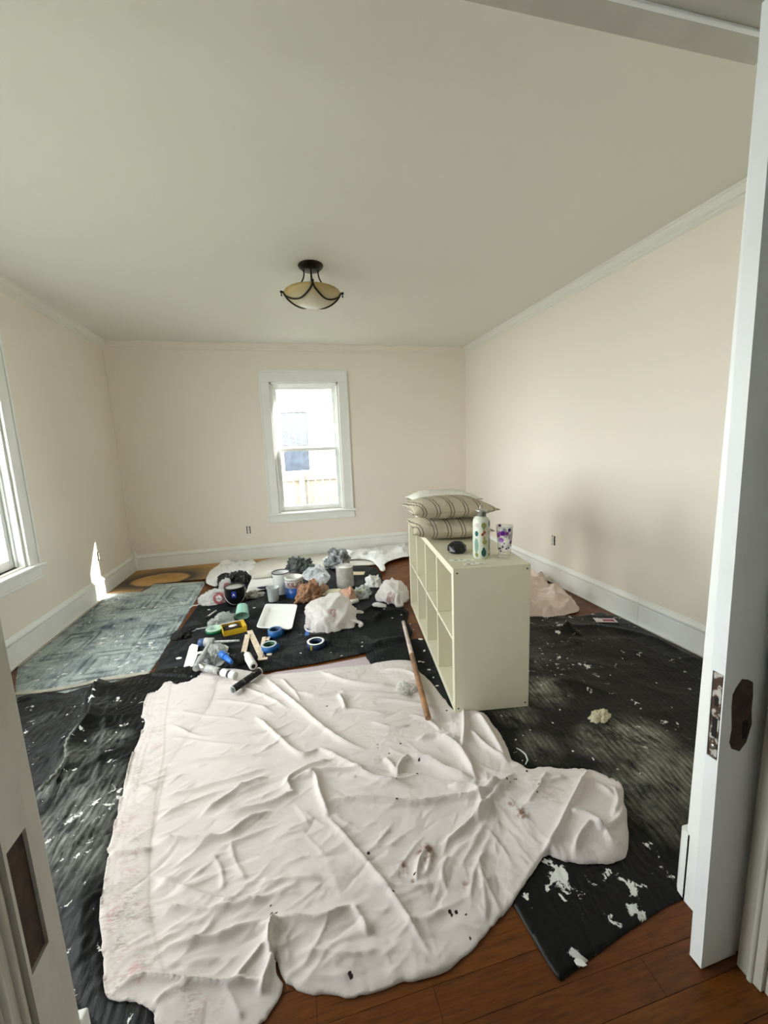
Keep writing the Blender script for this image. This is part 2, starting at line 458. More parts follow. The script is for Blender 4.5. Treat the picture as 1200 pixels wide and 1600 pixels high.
# crown moulding, baseboards
def crown(name, axis, a0, a1, wallc, sgn, mat):
    prof = [(0, 0), (.052, 0), (.052, -.012), (.044, -.017), (.040, -.030), (.028, -.050), (.016, -.060), (.016, -.070), (.009, -.078), (0, -.085)]
    A = Vector((sgn, 0, 0)) if axis == 'y' else Vector((0, sgn, 0)); B = Vector((0, 0, 1))
    o = [Vector((wallc, a0, H)), Vector((wallc, a1, H))] if axis == 'y' else [Vector((a0, wallc, H)), Vector((a1, wallc, H))]
    MB().loft(prof, [(o[0], A, B), (o[1], A, B)]).build(name, mat, kind='structure')
crown('trim_1', 'y', YF, YB, XR, -1, M_ceil); crown('trim_2', 'y', YF, YB, XL, 1, M_ceil); crown('trim_3', 'x', XL, XR, YB, -1, M_wall)
def baseb(name, axis, a0, a1, wallc, sgn, join=None):
    prof = [(0, 0), (.020, 0), (.020, .150), (.017, .153), (.022, .160), (.026, .168), (.026, .176), (.018, .184), (.010, .194), (.006, .205), (0, .205)]
    A = Vector((sgn, 0, 0)) if axis == 'y' else Vector((0, sgn, 0)); B = Vector((0, 0, 1))
    f = lambda t: Vector((wallc, t, 0)) if axis == 'y' else Vector((t, wallc, 0))
    r = frame(name, f(a0)); L = Vector(f(a0))
    cuts = [a0]+(join or [])+[a1]
    for u, v in zip(cuts, cuts[1:]):
        s = 1 if v > u else -1
        MB().loft(prof, [(f(u+.001*s)-L, A, B), (f(v-.001*s)-L, A, B)]).build('baseboard_length', M_trim, r)
    MB().box(*((sorted((sgn*.0201, sgn*.034))+sorted((0, a1-a0))) if axis == 'y' else (sorted((0, a1-a0))+sorted((sgn*.0201, sgn*.034)))), .001, .014, .003).build('shoe_moulding', M_trim, r)
baseb('baseboard_right', 'y', YF, YB, XR, -1, [2.33]); baseb('baseboard_left', 'y', YF, YB-.03, XL, 1, [1.6]); baseb('baseboard_back', 'x', XL+.03, XR-.02, YB, -1, [.9])
MB().box(XL, XL+.05, YB-.05, YB, 0, .24, .004).lathe([(.0, .24), (.02, .24), (.022, .25), (.016, .262), (0, .27)], 14, Matrix.Translation((XL+.025, YB-.025, 0))).build('trim_4', M_trim, kind='structure')
MB().lathe([(.012, .27), (.012, H-.085)], 12, Matrix.Translation((XL+.006, YB-.006, 0))).build('trim_5', M_wall, kind='structure')

# windows --------------------------------------------------------------
def window(name, M, w, z0, z1, mirror=False, dark=False):
    """local frame: x along the wall, y outward (into the wall), z up; x from 0 to w; room face at y=0"""
    r = frame(name); r.matrix_world = M
    cw = .125
    # casing
    MB().box(-cw, -.004, -.022, -.001, z0-.03, z1+.004, .003).box(-cw, -cw+.02, -.03, -.022, z0-.03, z1+.13, .003).build('casing', M_trim, r)
    MB().box(w+.004, w+cw, -.022, -.001, z0-.03, z1+.004, .003).box(w+cw-.02, w+cw, -.03, -.022, z0-.03, z1+.13, .003).build('casing', M_trim, r)
    MB().box(-cw, w+cw, -.022, -.001, z1+.004, z1+.13, .003).box(-cw-.004, w+cw+.004, -.032, -.022, z1+.115, z1+.14, .003).build('head_casing', M_trim, r)
    MB().box(-cw-.03, w+cw+.03, -.055, 0, z0-.035, z0-.008, .006).build('stool', M_trim, r)
    MB().box(-cw-.01, w+cw+.01, -.02, -.001, z0-.125, z0-.036, .003).box(-cw-.01, w+cw+.01, -.028, -.02, z0-.125, z0-.105, .003).build('apron', M_trim, r)
    # jambs and stops
    m = MB(); m.box(-.001, .018, 0, .2, z0-.01, z1); m.box(w-.018, w+.001, 0, .2, z0-.01, z1); m.box(0, w, 0, .2, z1-.02, z1+.001)
    m.build('jamb', M_trim, r)
    m = MB(); m.box(.018, .032, .04, .055, z0, z1-.02); m.box(w-.032, w-.018, .04, .055, z0, z1-.02); m.box(.018, w-.018, .04, .055, z1-.034, z1-.02)
    m.build('stop', M_trim, r)
    MB().box(-.02, w+.02, .03, .24, z0-.03, z0, .004).build('sill', M_trim, r)
    zm = (z0+z1)/2-.02
    for nm, ya, za, zb, bt, tp in (('lower_sash', .06, z0, zm+.02, .065, .038), ('upper_sash', .10, zm-.018, z1-.02, .036, .05)):
        s = MB(); st = .05
        s.box(.02, .02+st, ya, ya+.035, za, zb, .002); s.box(w-.02-st, w-.02, ya, ya+.035, za, zb, .002)
        s.box(.02+st, w-.02-st, ya, ya+.035, za, za+bt, .002); s.box(.02+st, w-.02-st, ya, ya+.035, zb-tp, zb, .002)
        so = s.build(nm, M_trim, r)
        MB().box(.02+st, w-.02-st, ya+.015, ya+.018, za+bt, zb-tp).build('pane', M_glass, so)
    return r
window('window_1', Matrix.Translation((WO['x0'], YB, 0)), WO['x1']-WO['x0'], WO['z0'], WO['z1'])
ML = Matrix.Translation((XL, 0, 0)) @ Matrix.Rotation(math.pi/2, 4, 'Z')
w2 = window('window_2', Matrix.Translation((XL, 2.55, 0)) @ Matrix.Rotation(math.pi/2, 4, 'Z'), .84, .62, 2.21)
window('added_window_3', Matrix.Translation((XL, 1.15, 0)) @ Matrix.Rotation(math.pi/2, 4, 'Z'), 1.0, .55, 2.19)  # unseen window, added and sized to let in more daylight

# ------------------------------------------------------------------ outdoors
M_siding = simple('white_siding', (.22, .225, .225), .6, var=.02)
M_fence = simple('weathered_fence', (.18, .16, .135), .8, var=.12, vs=14)
M_ground = simple('yard_ground', (.12, .13, .09), .9, var=.2, vs=4)
MB().box(-14, 14, YB+.21, 26, -.75, -.6).box(-14, -2.2, -6, YB+.21, -.75, -.6).build('ground', M_ground, kind='structure')
hs = thing('house', 'white clapboard house next door seen through the back window', 'house', (1.0, 11, -.6))
m = MB(); k = 0; z = 0
while z < 5.4:
    m.loft([(0, 0), (-.022, 0), (-.004, .12), (0, .12)], [(Vector((-6, 0, z)), Vector((0, 1, 0)), Vector((0, 0, 1))), (Vector((4.5, 0, z)), Vector((0, 1, 0)), Vector((0, 0, 1)))]); z += .12
m.box(-6, 4.5, 0, .3, 0, 5.4); m.build('siding', M_siding, hs)
MB().box(-6.3, 4.8, -.5, 4, 5.4, 5.6).build('eave', M_siding, hs)
MB().box(-5.99, 4.49, -.035, -.02, 3.42, 3.47).build('trim_band', simple('band_grey', (.12, .12, .12), .6), hs)
wf = MB(); wx0, wx1, wz0, wz1 = -1.0-.06, -.56, 1.45, 2.98
wx0 = -.07-1.0-.02; wx1 = .53-1.0+.02
wz0, wz1 = 1.47, 2.98
wf.box(wx0-.1, wx0, -.06, .01, wz0-.1, wz1+.1); wf.box(wx1, wx1+.1, -.06, .01, wz0-.1, wz1+.1); wf.box(wx0-.14, wx1+.14, -.09, .01, wz1, wz1+.12); wf.box(wx0-.1, wx1+.1, -.07, .01, wz0-.1, wz0)
wf.box(wx0, wx1, -.05, .01, 2.06, 2.12)
wo = wf.build('window_frame', M_siding, hs)
M_pg = simple('blue_grey_pane', (.045, .055, .075), .15, var=.2, vs=6)
MB().box(wx0, wx1, -.028, -.024, wz0, 2.06).build('lower_pane', M_pg, wo)
MB().box(wx0, wx1, -.028, -.024, 2.12, wz1).build('upper_pane', M_pg, wo)
bl = MB()
for i in range(22): bl.box(wx0+.01, wx1-.01, -.042, -.030, 2.14+i*.038, 2.14+i*.038+.026)
bl.build('blind', simple('blind_white', (.085, .095, .105), .6), wo, kind='stuff')
mu = MB()
for i in (1, 2, 3): mu.box(wx0+(wx1-wx0)*i/4-.008, wx0+(wx1-wx0)*i/4+.008, -.05, -.042, 2.12, wz1)
mu.build('muntin', M_siding, wo)
sb = thing('sun_blocker', 'unseen green bush added outside, right of the back window, to block sun', 'sun_blocker', (2.75, 6.55, -.6))  # out-of-view bush, added and sized to keep low sun off the floor
bm = bmesh.new(); bmesh.ops.create_icosphere(bm, subdivisions=4, radius=1)
for v in bm.verts:
    k_ = 1+.25*mnoise.noise(v.co*3)+.1*mnoise.noise(v.co*9); v.co = Vector((v.co.x*k_*.62, v.co.y*k_*.75, (v.co.z*(k_*.3+.7)+1)*1.97))
me = bpy.data.meshes.new('blocker_foliage'); bm.to_mesh(me); bm.free(); me.materials.append(simple('sun_blocker_green', (.06, .11, .04), .8, var=.4, vs=12, bmp=.6, bs=20)); link('blocker_foliage', me, sb)
fn = thing('picket_fence', 'weathered wooden privacy fence behind the back window', 'fence', (.4, 8, -.6))
pk = None
for i in range(26):
    x = -1.6+i*.142
    if pk is None:
        a = MB(); a.prism([(0, 0), (.125, 0), (.125, 1.56), (.1, 1.61), (.025, 1.61), (0, 1.56)], 0, .02, Matrix.Rotation(math.pi/2, 4, 'X'))
        pk = a.build('picket', M_fence, fn); o = pk
    else:
        o = pk.copy(); COL.objects.link(o); o.parent = fn
    o.location = (x, random.Random(i).uniform(-.006, .006), random.Random(i+9).uniform(-.02, .01))
for zz in (.35, 1.42): MB().box(-1.6, 2.1, -.065, -.024, zz, zz+.09).build('rail', M_fence, fn)
for xx in (-.22, 2.0): MB().box(xx, xx+.1, -.17, -.067, 0, 1.6, .006).build('post', M_fence, fn)
# ------------------------------------------------------------------ ceiling lamp
M_bronze = simple('oiled_bronze', (.022, .016, .012), .4, .6, var=.2)
def ambermat():
    m, nt, b = newmat('amber_glass'); v = coords(nt); s = N(nt, 'ShaderNodeSeparateXYZ'); nt.links.new(v, s.inputs[0])
    z = math_(nt, 'ADD', math_(nt, 'MULTIPLY', s.outputs[2], 8.0), math_(nt, 'MULTIPLY', ntex(nt, v, 9, 4), .25))
    nt.links.new(ramp(nt, z, [(.18, (.62, .58, .46)), (.6, (.45, .36, .19)), (.95, (.38, .25, .07))]), b.inputs['Base Color'])
    b.inputs['Roughness'].default_value = .3; b.inputs['Subsurface Weight'].default_value = 0
    return m
lx, ly = .258, 3.13
lamp = thing('ceiling_lamp', 'dark bronze ceiling lamp with an amber glass bowl in the middle of the ceiling', 'lamp', (lx, ly, H))
MB().lathe([(0, 0), (.088, 0), (.090, -.004), (.086, -.013), (.076, -.017), (.066, -.030), (.02, -.034), (0, -.034)], 40).build('canopy', M_bronze, lamp)
MB().lathe([(.0, -.03), (.0055, -.03), (.0055, -.15), (.012, -.155), (.012, -.165), (.004, -.17), (.004, -.27), (0, -.27)], 16).build('stem', M_bronze, lamp)
zb, zt, rb = -.280, -.186, .2
def bz(r): q = min(1, r/rb); return zb+(zt-zb)*(.35*q**2+.65*(1-math.sqrt(max(0, 1-q*q*.97)))/(1-math.sqrt(.03)))
bowl = [(0, zb)]+[(rb*i/16, bz(rb*i/16)) for i in range(1, 17)]
inner = [(max(0, r-.004), z+.004) for r, z in bowl][::-1]
ab = MB().lathe([(r, z-zb) for r, z in bowl+inner], 56).build('glass_bowl', ambermat(), lamp); ab.location = (0, 0, zb)
for k in range(4):
    a = math.radians(-93+90*k)
    c, s = math.cos(a), math.sin(a)
    arm = [(.050, -.028), (.050, -.060), (.060, -.095), (.085, -.130), (.13, -.160), (.18, -.178), (.214, -.182)]
    P = catmull(arm, 5, False)
    MB().tube([(r*c, r*s, z) for r, z in P], .0050, 8).build('arm', M_bronze, lamp)
    f = MB(); f.lathe([(0, -.010), (.008, -.007), (.010, 0), (.008, .007), (0, .010)], 12, Matrix.Translation((.217*c, .217*s, -.182)))
    f.lathe([(0, -.030), (.006, -.026), (.003, -.010), (0, -.010)], 10, Matrix.Translation((.217*c, .217*s, -.182))); f.build('finial', M_bronze, lamp)
    pts = []
    for i in range(25):
        t = i/24; aa = a+math.radians(90)*t; dip = math.sin(math.pi*t)**.75
        r = rb*(1-.36*dip)
        pts.append(((r+.003)*math.cos(aa), (r+.003)*math.sin(aa), bz(r)-.003))
    MB().tube(pts, .0062, 8).build('strap', M_bronze, lamp)

# ------------------------------------------------------------------ outlets
M_out = simple('outlet_ivory', (.75, .74, .70), .4); 
def outlet(M, label):
    t = thing('outlet', label, 'outlet'); t.matrix_world = M      # x along the wall, y into the room, z up
    MB().box(-.024, .024, .0005, .004, -.046, .046).build('outlet_box', M_dark, t)
    r = MB(); r.box(-.0145, .0145, .004, .012, -.034, -.003, .003); r.box(-.0145, .0145, .004, .012, .003, .034, .003); r.box(-.009, .009, .003, .0065, -.046, .046, .001)
    r.build('receptacle', M_out, t)
    for z in (-.018, .018):
        for x in (-.006, .006): MB().box(x-.001, x+.001, .012, .0124, z-.002, z+.006).build('slot', M_dark, t)
outlet(Matrix.Translation((-.556, YB, .404)) @ Matrix.Rotation(math.pi, 4, 'Z'), 'bare wall outlet without a cover plate, below left of the back window')
outlet(Matrix.Translation((XR, 3.35, .42)) @ Matrix.Rotation(math.pi/2, 4, 'Z'), 'bare wall outlet without a cover plate on the right wall beyond the shelf')
outlet(Matrix.Translation((XL, 4.49, .411)) @ Matrix.Rotation(-math.pi/2, 4, 'Z'), 'bare wall outlet beside the sliver of sun on the left wall')
st = thing('sticker', 'blue and white shield sticker on the left window', 'sticker', (XL-.0735, 3.135, .725), math.pi/2)
MB().prism([(-.07, -.075), (.07, -.075), (.07, .075), (-.07, .075)], 0, .001, Matrix.Rotation(math.pi/2, 4, 'X')).build('backing', M_white, st)
MB().prism([(-.05, .05), (-.055, -.0), (-.035, -.04), (0, -.06), (.035, -.04), (.055, 0), (.05, .05), (0, .06)], .001, .002, Matrix.Rotation(math.pi/2, 4, 'X')).build('shield', simple('shield_blue', (.02, .09, .22), .5), st)

# ------------------------------------------------------------------ floor coverings
def M_card():
    m, nt, b = newmat('cardboard'); v = coords(nt)
    at = N(nt, 'ShaderNodeAttribute', attribute_name='ring'); base = ramp(nt, ntex(nt, v, 5, 5), [(.3, (.38, .215, .062)), (.7, (.52, .31, .11))])
    c = mix(nt, at.outputs['Fac'], base, (.035, .035, .038)); nt.links.new(c, b.inputs['Base Color']); b.inputs['Roughness'].default_value = .75
    bump(nt, b, ntex(nt, coords(nt, (3, 60, 1)), 6), .1, .002); return m
cc = F(255, 906.5); 
def ring(x, y):
    n = fbm(x*6, y*6, 4)*.10
    rx, ry = (x-(cc.x-.02))/.46, (y-(cc.y-.02))/.36
    # inner ellipse left bare, sprayed halo outside it
    r = np.hypot(rx, ry)+n*.25
    return np.clip((r-.60)/.05, 0, 1)*np.clip((1.40-r)/.75, 0, 1)**.9
cardpts = [(XL+.03, 4.47), (XL+.036, YB-.03), (-.2, YB-.03), (.0, YB-.15), (-.1, 4.6), F(330, 905.5), F(240, 914), F(237, 917.5), F(222, 926.5), F(166, 929.5)]
cardpts = [Vector((p[0], p[1], 0)) for p in cardpts]
cloth('cardboard_sheet', cardpts, .02, lambda x, y, d: .004*fbm(x*3, y*3, 9), M_card(), z0=.018, skirt=.005, attrs={'ring': ring}, smooth_out=False, wob=0)
tag(bpy.data.objects['cardboard_sheet'], 'brown cardboard sheet with a dark sprayed ring in the far left corner', 'cardboard')

sheet = PX([(245, 1085), (231, 1092), (222, 1122), (227, 1136), (210, 1180), (194, 1241), (184, 1281), (170, 1333), (170, 1351), (157, 1435), (160, 1480), (163, 1520), (168, 1563), (205, 1572), (238, 1584), (248, 1612), (300, 1640), (380, 1630), (415, 1592), (441, 1552), (434, 1525), (430, 1500), (440, 1522), (450, 1541), (490, 1554), (550, 1559), (570, 1555), (620, 1539), (680, 1525), (715, 1506), (750, 1470), (776, 1440), (800, 1415), (828, 1376), (852, 1344), (870, 1349), (890, 1354), (925, 1357), (962, 1354), (979, 1343), (982, 1310), (976, 1270), (970, 1238), (955, 1228), (938, 1220), (905, 1211), (860, 1206), (828, 1208), (808, 1200), (798, 1190), (785, 1160), (770, 1138), (755, 1120), (738, 1111), (722, 1109), (714, 1114), (704, 1108), (690, 1090), (668, 1064), (655, 1053), (640, 1036), (600, 1037), (575, 1040), (525, 1046), (485, 1051), (430, 1056), (400, 1054), (365, 1050), (329, 1051), (308, 1064), (280, 1073), (262, 1070)])
SHO = catmull(sheet, 3)
def damp(x, y, f=.25):
    "cloth pressed flat where the sheet lies over it"
    k = inside(x, y, SHO); return np.where(k, f, 1.0)
def M_blanket(name, base, dust_sheen_col, thr=(.45, .75), amount=.8, spec=.4, rough=.55, splat=.78, speck=.5, sc=1.0, useattr=False, pat=False):
    m, nt, b = newmat(name); v = coords(nt)
    big = ntex(nt, v, 2.6*sc, 7, .68, 1.2)
    rib = ntex(nt, coords(nt, (30, 5, 1), rot=(0, 0, .5)), 2.2, 3, .6, .8)
    wv_ = N(nt, 'ShaderNodeTexWave'); wv_.inputs['Scale'].default_value = 13; wv_.inputs['Distortion'].default_value = 3; wv_.inputs['Detail'].default_value = 2; wv_.inputs['Detail Scale'].default_value = .5; nt.links.new(coords(nt, rot=(0, 0, .12)), wv_.inputs['Vector'])
    wave = wv_.outputs['Fac']
    dust_sheen = step(nt, math_(nt, 'ADD', math_(nt, 'MULTIPLY', big, .75), math_(nt, 'MULTIPLY', rib, .25)), *thr)
    dust_sheen = math_(nt, 'MULTIPLY', dust_sheen, amount)
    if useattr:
        at = N(nt, 'ShaderNodeAttribute', attribute_name='dust_sheen')  # hand-placed sheen highlights painted into the base colour, blended with pale dust
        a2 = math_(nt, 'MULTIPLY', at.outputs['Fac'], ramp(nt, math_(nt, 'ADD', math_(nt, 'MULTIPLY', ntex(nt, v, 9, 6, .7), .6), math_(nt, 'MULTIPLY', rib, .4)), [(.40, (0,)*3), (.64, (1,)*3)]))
        a2 = math_(nt, 'MULTIPLY', a2, math_(nt, 'ADD', math_(nt, 'MULTIPLY', ramp(nt, wave, [(.3, (0,)*3), (.6, (1,)*3)]), .45), .55)); dust_sheen = math_(nt, 'MAXIMUM', dust_sheen, a2)
    c = mix(nt, dust_sheen, base, dust_sheen_col)
    if pat:
        at = N(nt, 'ShaderNodeAttribute', attribute_name='pat'); c = mix(nt, math_(nt, 'MULTIPLY', at.outputs['Fac'], .8), c, (.03, .05, .055))
    # splatters of dried white paint
    w = ntex(nt, v, 2.2, 3, .6)
    if useattr:
        ap = N(nt, 'ShaderNodeAttribute', attribute_name='paint')
        w = math_(nt, 'ADD', w, math_(nt, 'MULTIPLY', ap.outputs['Fac'], .62))
    s1 = step(nt, math_(nt, 'ADD', math_(nt, 'MULTIPLY', ntex(nt, v, 26, 5, .6, .4), .82), math_(nt, 'MULTIPLY', w, .30)), splat, splat+.02)
    vo = N(nt, 'ShaderNodeTexVoronoi'); vo.inputs['Scale'].default_value = 15; nt.links.new(v, vo.inputs['Vector'])
    s2 = math_(nt, 'MULTIPLY', math_(nt, 'LESS_THAN', math_(nt, 'ADD', vo.outputs['Distance'], math_(nt, 'MULTIPLY', ntex(nt, v, 40, 2), .12)), .135), step(nt, ntex(nt, v, 3.1, 3), speck+.05, speck+.08))
    c = mix(nt, math_(nt, 'MAXIMUM', s1, s2), c, (.72, .73, .70))
    nt.links.new(c, b.inputs['Base Color']); b.inputs['Roughness'].default_value = rough
    b.inputs['Specular IOR Level'].default_value = spec
    bump(nt, b, math_(nt, 'ADD', math_(nt, 'ADD', ntex(nt, v, 60, 4), math_(nt, 'MULTIPLY', rib, .8)), math_(nt, 'MULTIPLY', wave, .35)), .3, .005); return m
M_blue = M_blanket('blue_blanket', (.030, .050, .072), (.40, .46, .45), (.33, .54), .97, splat=.675, speck=.47, rough=.8, pat=True, spec=.2)
M_mid = M_blanket('black_blanket', (.010, .0115, .012), (.10, .11, .11), (.48, .76), .7, splat=.745, speck=.55, rough=.85, spec=.15)
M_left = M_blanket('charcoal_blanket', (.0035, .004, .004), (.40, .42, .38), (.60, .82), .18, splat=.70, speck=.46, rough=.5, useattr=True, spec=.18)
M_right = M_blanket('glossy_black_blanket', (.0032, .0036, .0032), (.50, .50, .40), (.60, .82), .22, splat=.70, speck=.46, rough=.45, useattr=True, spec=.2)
def quilt(x, y, ang=.5, wl=.045, amp=.003):
    u = x*math.cos(ang)+y*math.sin(ang); w = -x*math.sin(ang)+y*math.cos(ang)
    zig = np.abs(((w/.16) % 1)-.5)*.09
    return amp*(1-np.abs(np.sin((u+zig)*math.pi/wl))**.5)*-1+amp

# blue quilt on the left
rects = []
def rectpx(cx, cy_, w, h, n=2, rot=0):
    c = F(cx, cy_); out = []
    for k in range(n):
        a, b = w/2*(1-.34*k), h/2*(1-.34*k)
        q = [(-a, -b), (a, -b), (a, b), (-a, b), (-a, -b)]
        out.append([Vector((c.x+x*math.cos(rot)-y*math.sin(rot), c.y+x*math.sin(rot)+y*math.cos(rot), 0)) for x, y in q])
    return out
for a in ((168, 1038, .30, .36), (281, 931, .32, .62), (212, 944, .26, .42), (228, 1040, .2, .4), (250, 985, .22, .5), (115, 1010, .22, .4)): rects += rectpx(*a)
def patf(x, y):
    v = np.zeros(x.shape)
    for r in rects:
        d = seg_dist(x, y, np.array([(p.x, p.y) for p in r]))[0]; v = np.maximum(v, np.exp(-(d/.010)**2))
    return v*np.clip(.75+fbm(x*9, y*9, 2)*.6, 0, 1)
def hblue(x, y, d):
    z = .006+quilt(x, y, .9, .05, .002)+.004*fbm(x*3, y*3, 11)-.005*patf(x, y)
    z += ridge(x, y, [(60, 1000), (150, 990), (230, 985), (290, 965)], .012, .010)
    z += ridge(x, y, [(110, 975), (180, 965), (270, 960)], .012, .010)+ridge(x, y, [(150, 946), (220, 948), (310, 925)], .012, .008)
    return np.maximum(z, .003)
blue = PX([(170, 930), (200, 917), (240, 913), (322, 909)])+PX([(308, 935), (288, 968), (262, 1010), (235, 1053), (232, 1075), (150, 1092), (26, 1100), (25, 1072), (26, 1044), (60, 1012), (110, 972), (150, 942)])
blue = [Vector((max(p.x, XL+.045), p.y, 0)) for p in blue]
bb = cloth('moving_blanket', blue, .011, hblue, M_blue, z0=.004, attrs={'pat': patf}, smooth_out=False)
tag(bb, 'dusty blue grey quilted moving blanket along the left wall', 'blanket')
M_bind = simple('cream_binding', (.42, .40, .33), .85, var=.12, vs=20, bmp=.3)
def binding(parent, pts, z, r=.009, name='binding', mat=None, flat=.35):
    P = catmull(pts, 6, False); m = MB()
    m.tube([(p[0], p[1], z) for p in P], r, 8); 
    for v in m.bm.verts: v.co.z = z+(v.co.z-z)*flat
    return m.build(name, mat or M_bind, parent)
binding(bb, PX([(26, 1087), (75, 1083), (130, 1073), (158, 1066), (200, 1060), (235, 1054)]), .016, .020)
binding(bb, [Vector((max(p.x, XL+.05), p.y, 0)) for p in PX([(25, 1045), (60, 1013), (110, 973), (150, 943), (172, 930)])], .012, .012)

# purple strip under the middle blanket
pu = cloth('lilac_cloth', PX([(395, 1062), (430, 1051), (500, 1041), (576, 1026), (590, 1034), (560, 1062), (440, 1072)]), .012, lambda x, y, d: .004+.004*fbm(x*9, y*9, 3), simple('lilac_cotton', (.50, .42, .46), .9), z0=.004, smooth_out=False)
tag(pu, 'pale lilac cloth edge showing between the black blanket and the white sheet', 'cloth')

# second black piece right of the pole
def hsp(x, y, d): return .006+quilt(x, y, .4, .04, .002)+.006*np.maximum(0, fbm(x*4, y*4, 21))
p2 = cloth('moving_blanket', PX([(575, 1020), (640, 1000), (668, 1005), (690, 1052), (714, 1112), (700, 1125), (640, 1080), (585, 1045)]), .010, hsp, M_mid, z0=.004)
tag(p2, 'black blanket corner with white paint chips beside the shelf foot', 'blanket')
# middle blanket with the tools
def hmid(x, y, d):
    z = .008+quilt(x, y, .45, .05, .0025)*(y < 3.3)+.003*fbm(x*5, y*5, 31)
    z += ridge(x, y, [(582, 980), (600, 966), (640, 962)], .035, .045, .6)+ridge(x, y, [(575, 1020), (600, 1008), (640, 1003)], .03, .035, .5)
    z += ridge(x, y, [(560, 965), (600, 948), (630, 945)], .04, .03, .6)+ridge(x, y, [(290, 985), (330, 978), (360, 965)], .03, .015)
    z += ridge(x, y, [(380, 958), (410, 940), (430, 938)], .03, .012)+ridge(x, y, [(270, 1010), (310, 1004), (330, 1000)], .02, .01)
    return z
mid = PX([(326, 925), (345, 905), (372, 893), (420, 888), (520, 884), (560, 884), (588, 888), (597, 898), (596, 906), (606, 913), (616, 930), (625, 946), (640, 958), (636, 972), (645, 990), (640, 1004), (590, 1018), (500, 1038), (395, 1056), (330, 1066), (236, 1060), (252, 1030), (285, 982), (305, 955)])
mb = cloth('moving_blanket', mid, .011, hmid, M_mid, z0=.010, smooth_out=False, wob=.01)
tag(mb, 'matte black quilted blanket under the paint cans and tools', 'blanket')

# front-left blanket
fl = PX([(28, 1092), (75, 1083), (105, 1086), (140, 1076), (155, 1061), (175, 1070), (225, 1054), (300, 1044), (345, 1050), (330, 1100), (260, 1200), (235, 1330), (235, 1500)])+[Vector((-.30, .90, 0)), Vector((-.30, .79, 0)), Vector((-.46, .80, 0)), Vector((-.49, .86, 0)), Vector((-.86, 1.2, 0)), Vector((-1.2, 1.6, 0)), Vector((-1.55, 2.1, 0))]
def hfl(x, y, d):
    z = .010+quilt(x, y, -.45, .038, .005)+.012*np.maximum(0, fbm(x*3.2, y*3.2, 41))+.004*ridged(x*4+y*2.5, y*7-x*4, 5)
    z += ridge(x, y, [(156, 1064), (148, 1095), (140, 1135), (125, 1155), (110, 1180), (108, 1205), (95, 1230), (66, 1255)], .05, .060, .35)
    z += ridge(x, y, [(222, 1120), (180, 1130), (130, 1142), (60, 1180)], .03, .016)+ridge(x, y, [(210, 1170), (150, 1200), (90, 1250)], .03, .014)
    for k in range(9): z += .8*ridge(x, y, [(190-k*5, 1215+k*32), (150-k*3, 1235+k*32), (90+k*5, 1290+k*32)], .022, .011, .6)
    z += ridge(x, y, [(175, 1072), (170, 1110), (160, 1180), (150, 1240)], .02, .01)+ridge(x, y, [(30, 1098), (80, 1092), (145, 1084)], .03, .02)
    return .006+(z-.006)*damp(x, y, .12)
dl = blob([(165, 1110, .05, .4), (180, 1165, .06, .5), (120, 1200, .07, .45), (90, 1240, .06, .6), (150, 1255, .13, .55), (105, 1310, .13, .75), (150, 1330, .12, .5), (170, 1290, .08, .4), (120, 1360, .1, .35), (70, 1130, .05, .3), (160, 1160, .04, .5)])  # spots where sheen is painted onto the left blanket
NLF = len(LAYERS)
fb = cloth('moving_blanket', fl, .009, hfl, M_left, z0=lambda x, y: under(x, y, NLF)*.9+.004, edge=.045, smooth_out=False, attrs={'dust_sheen': dl, 'paint': blob([(151, 1082, .02, .9), (148, 1097, .018, .8), (145, 1108, .02, 1), (181, 1102, .03, .8), (130, 1157, .015, .9), (115, 1287, .02, 1), (128, 1282, .018, .9), (98, 1287, .02, .6), (160, 1255, .06, .4), (175, 1262, .03, .5), (55, 1132, .03, .5), (80, 1325, .02, .7)])})
tag(fb, 'charcoal quilted blanket with a raised seam, left of the white sheet', 'blanket')
sm = MB(); seam = catmull(PX([(144, 1135), (122, 1157), (108, 1182), (107, 1205), (92, 1230), (66, 1256)]), 8, False)
sm.tube([(p[0], p[1], .067+.004*math.sin(i*1.9)) for i, p in enumerate(seam)], [.008+.003*math.sin(i*2.3) for i in range(len(seam))], 8); sm.build('seam', simple('seam_grey', (.20, .21, .18), .8, var=.4, vs=40, bmp=.5), fb)

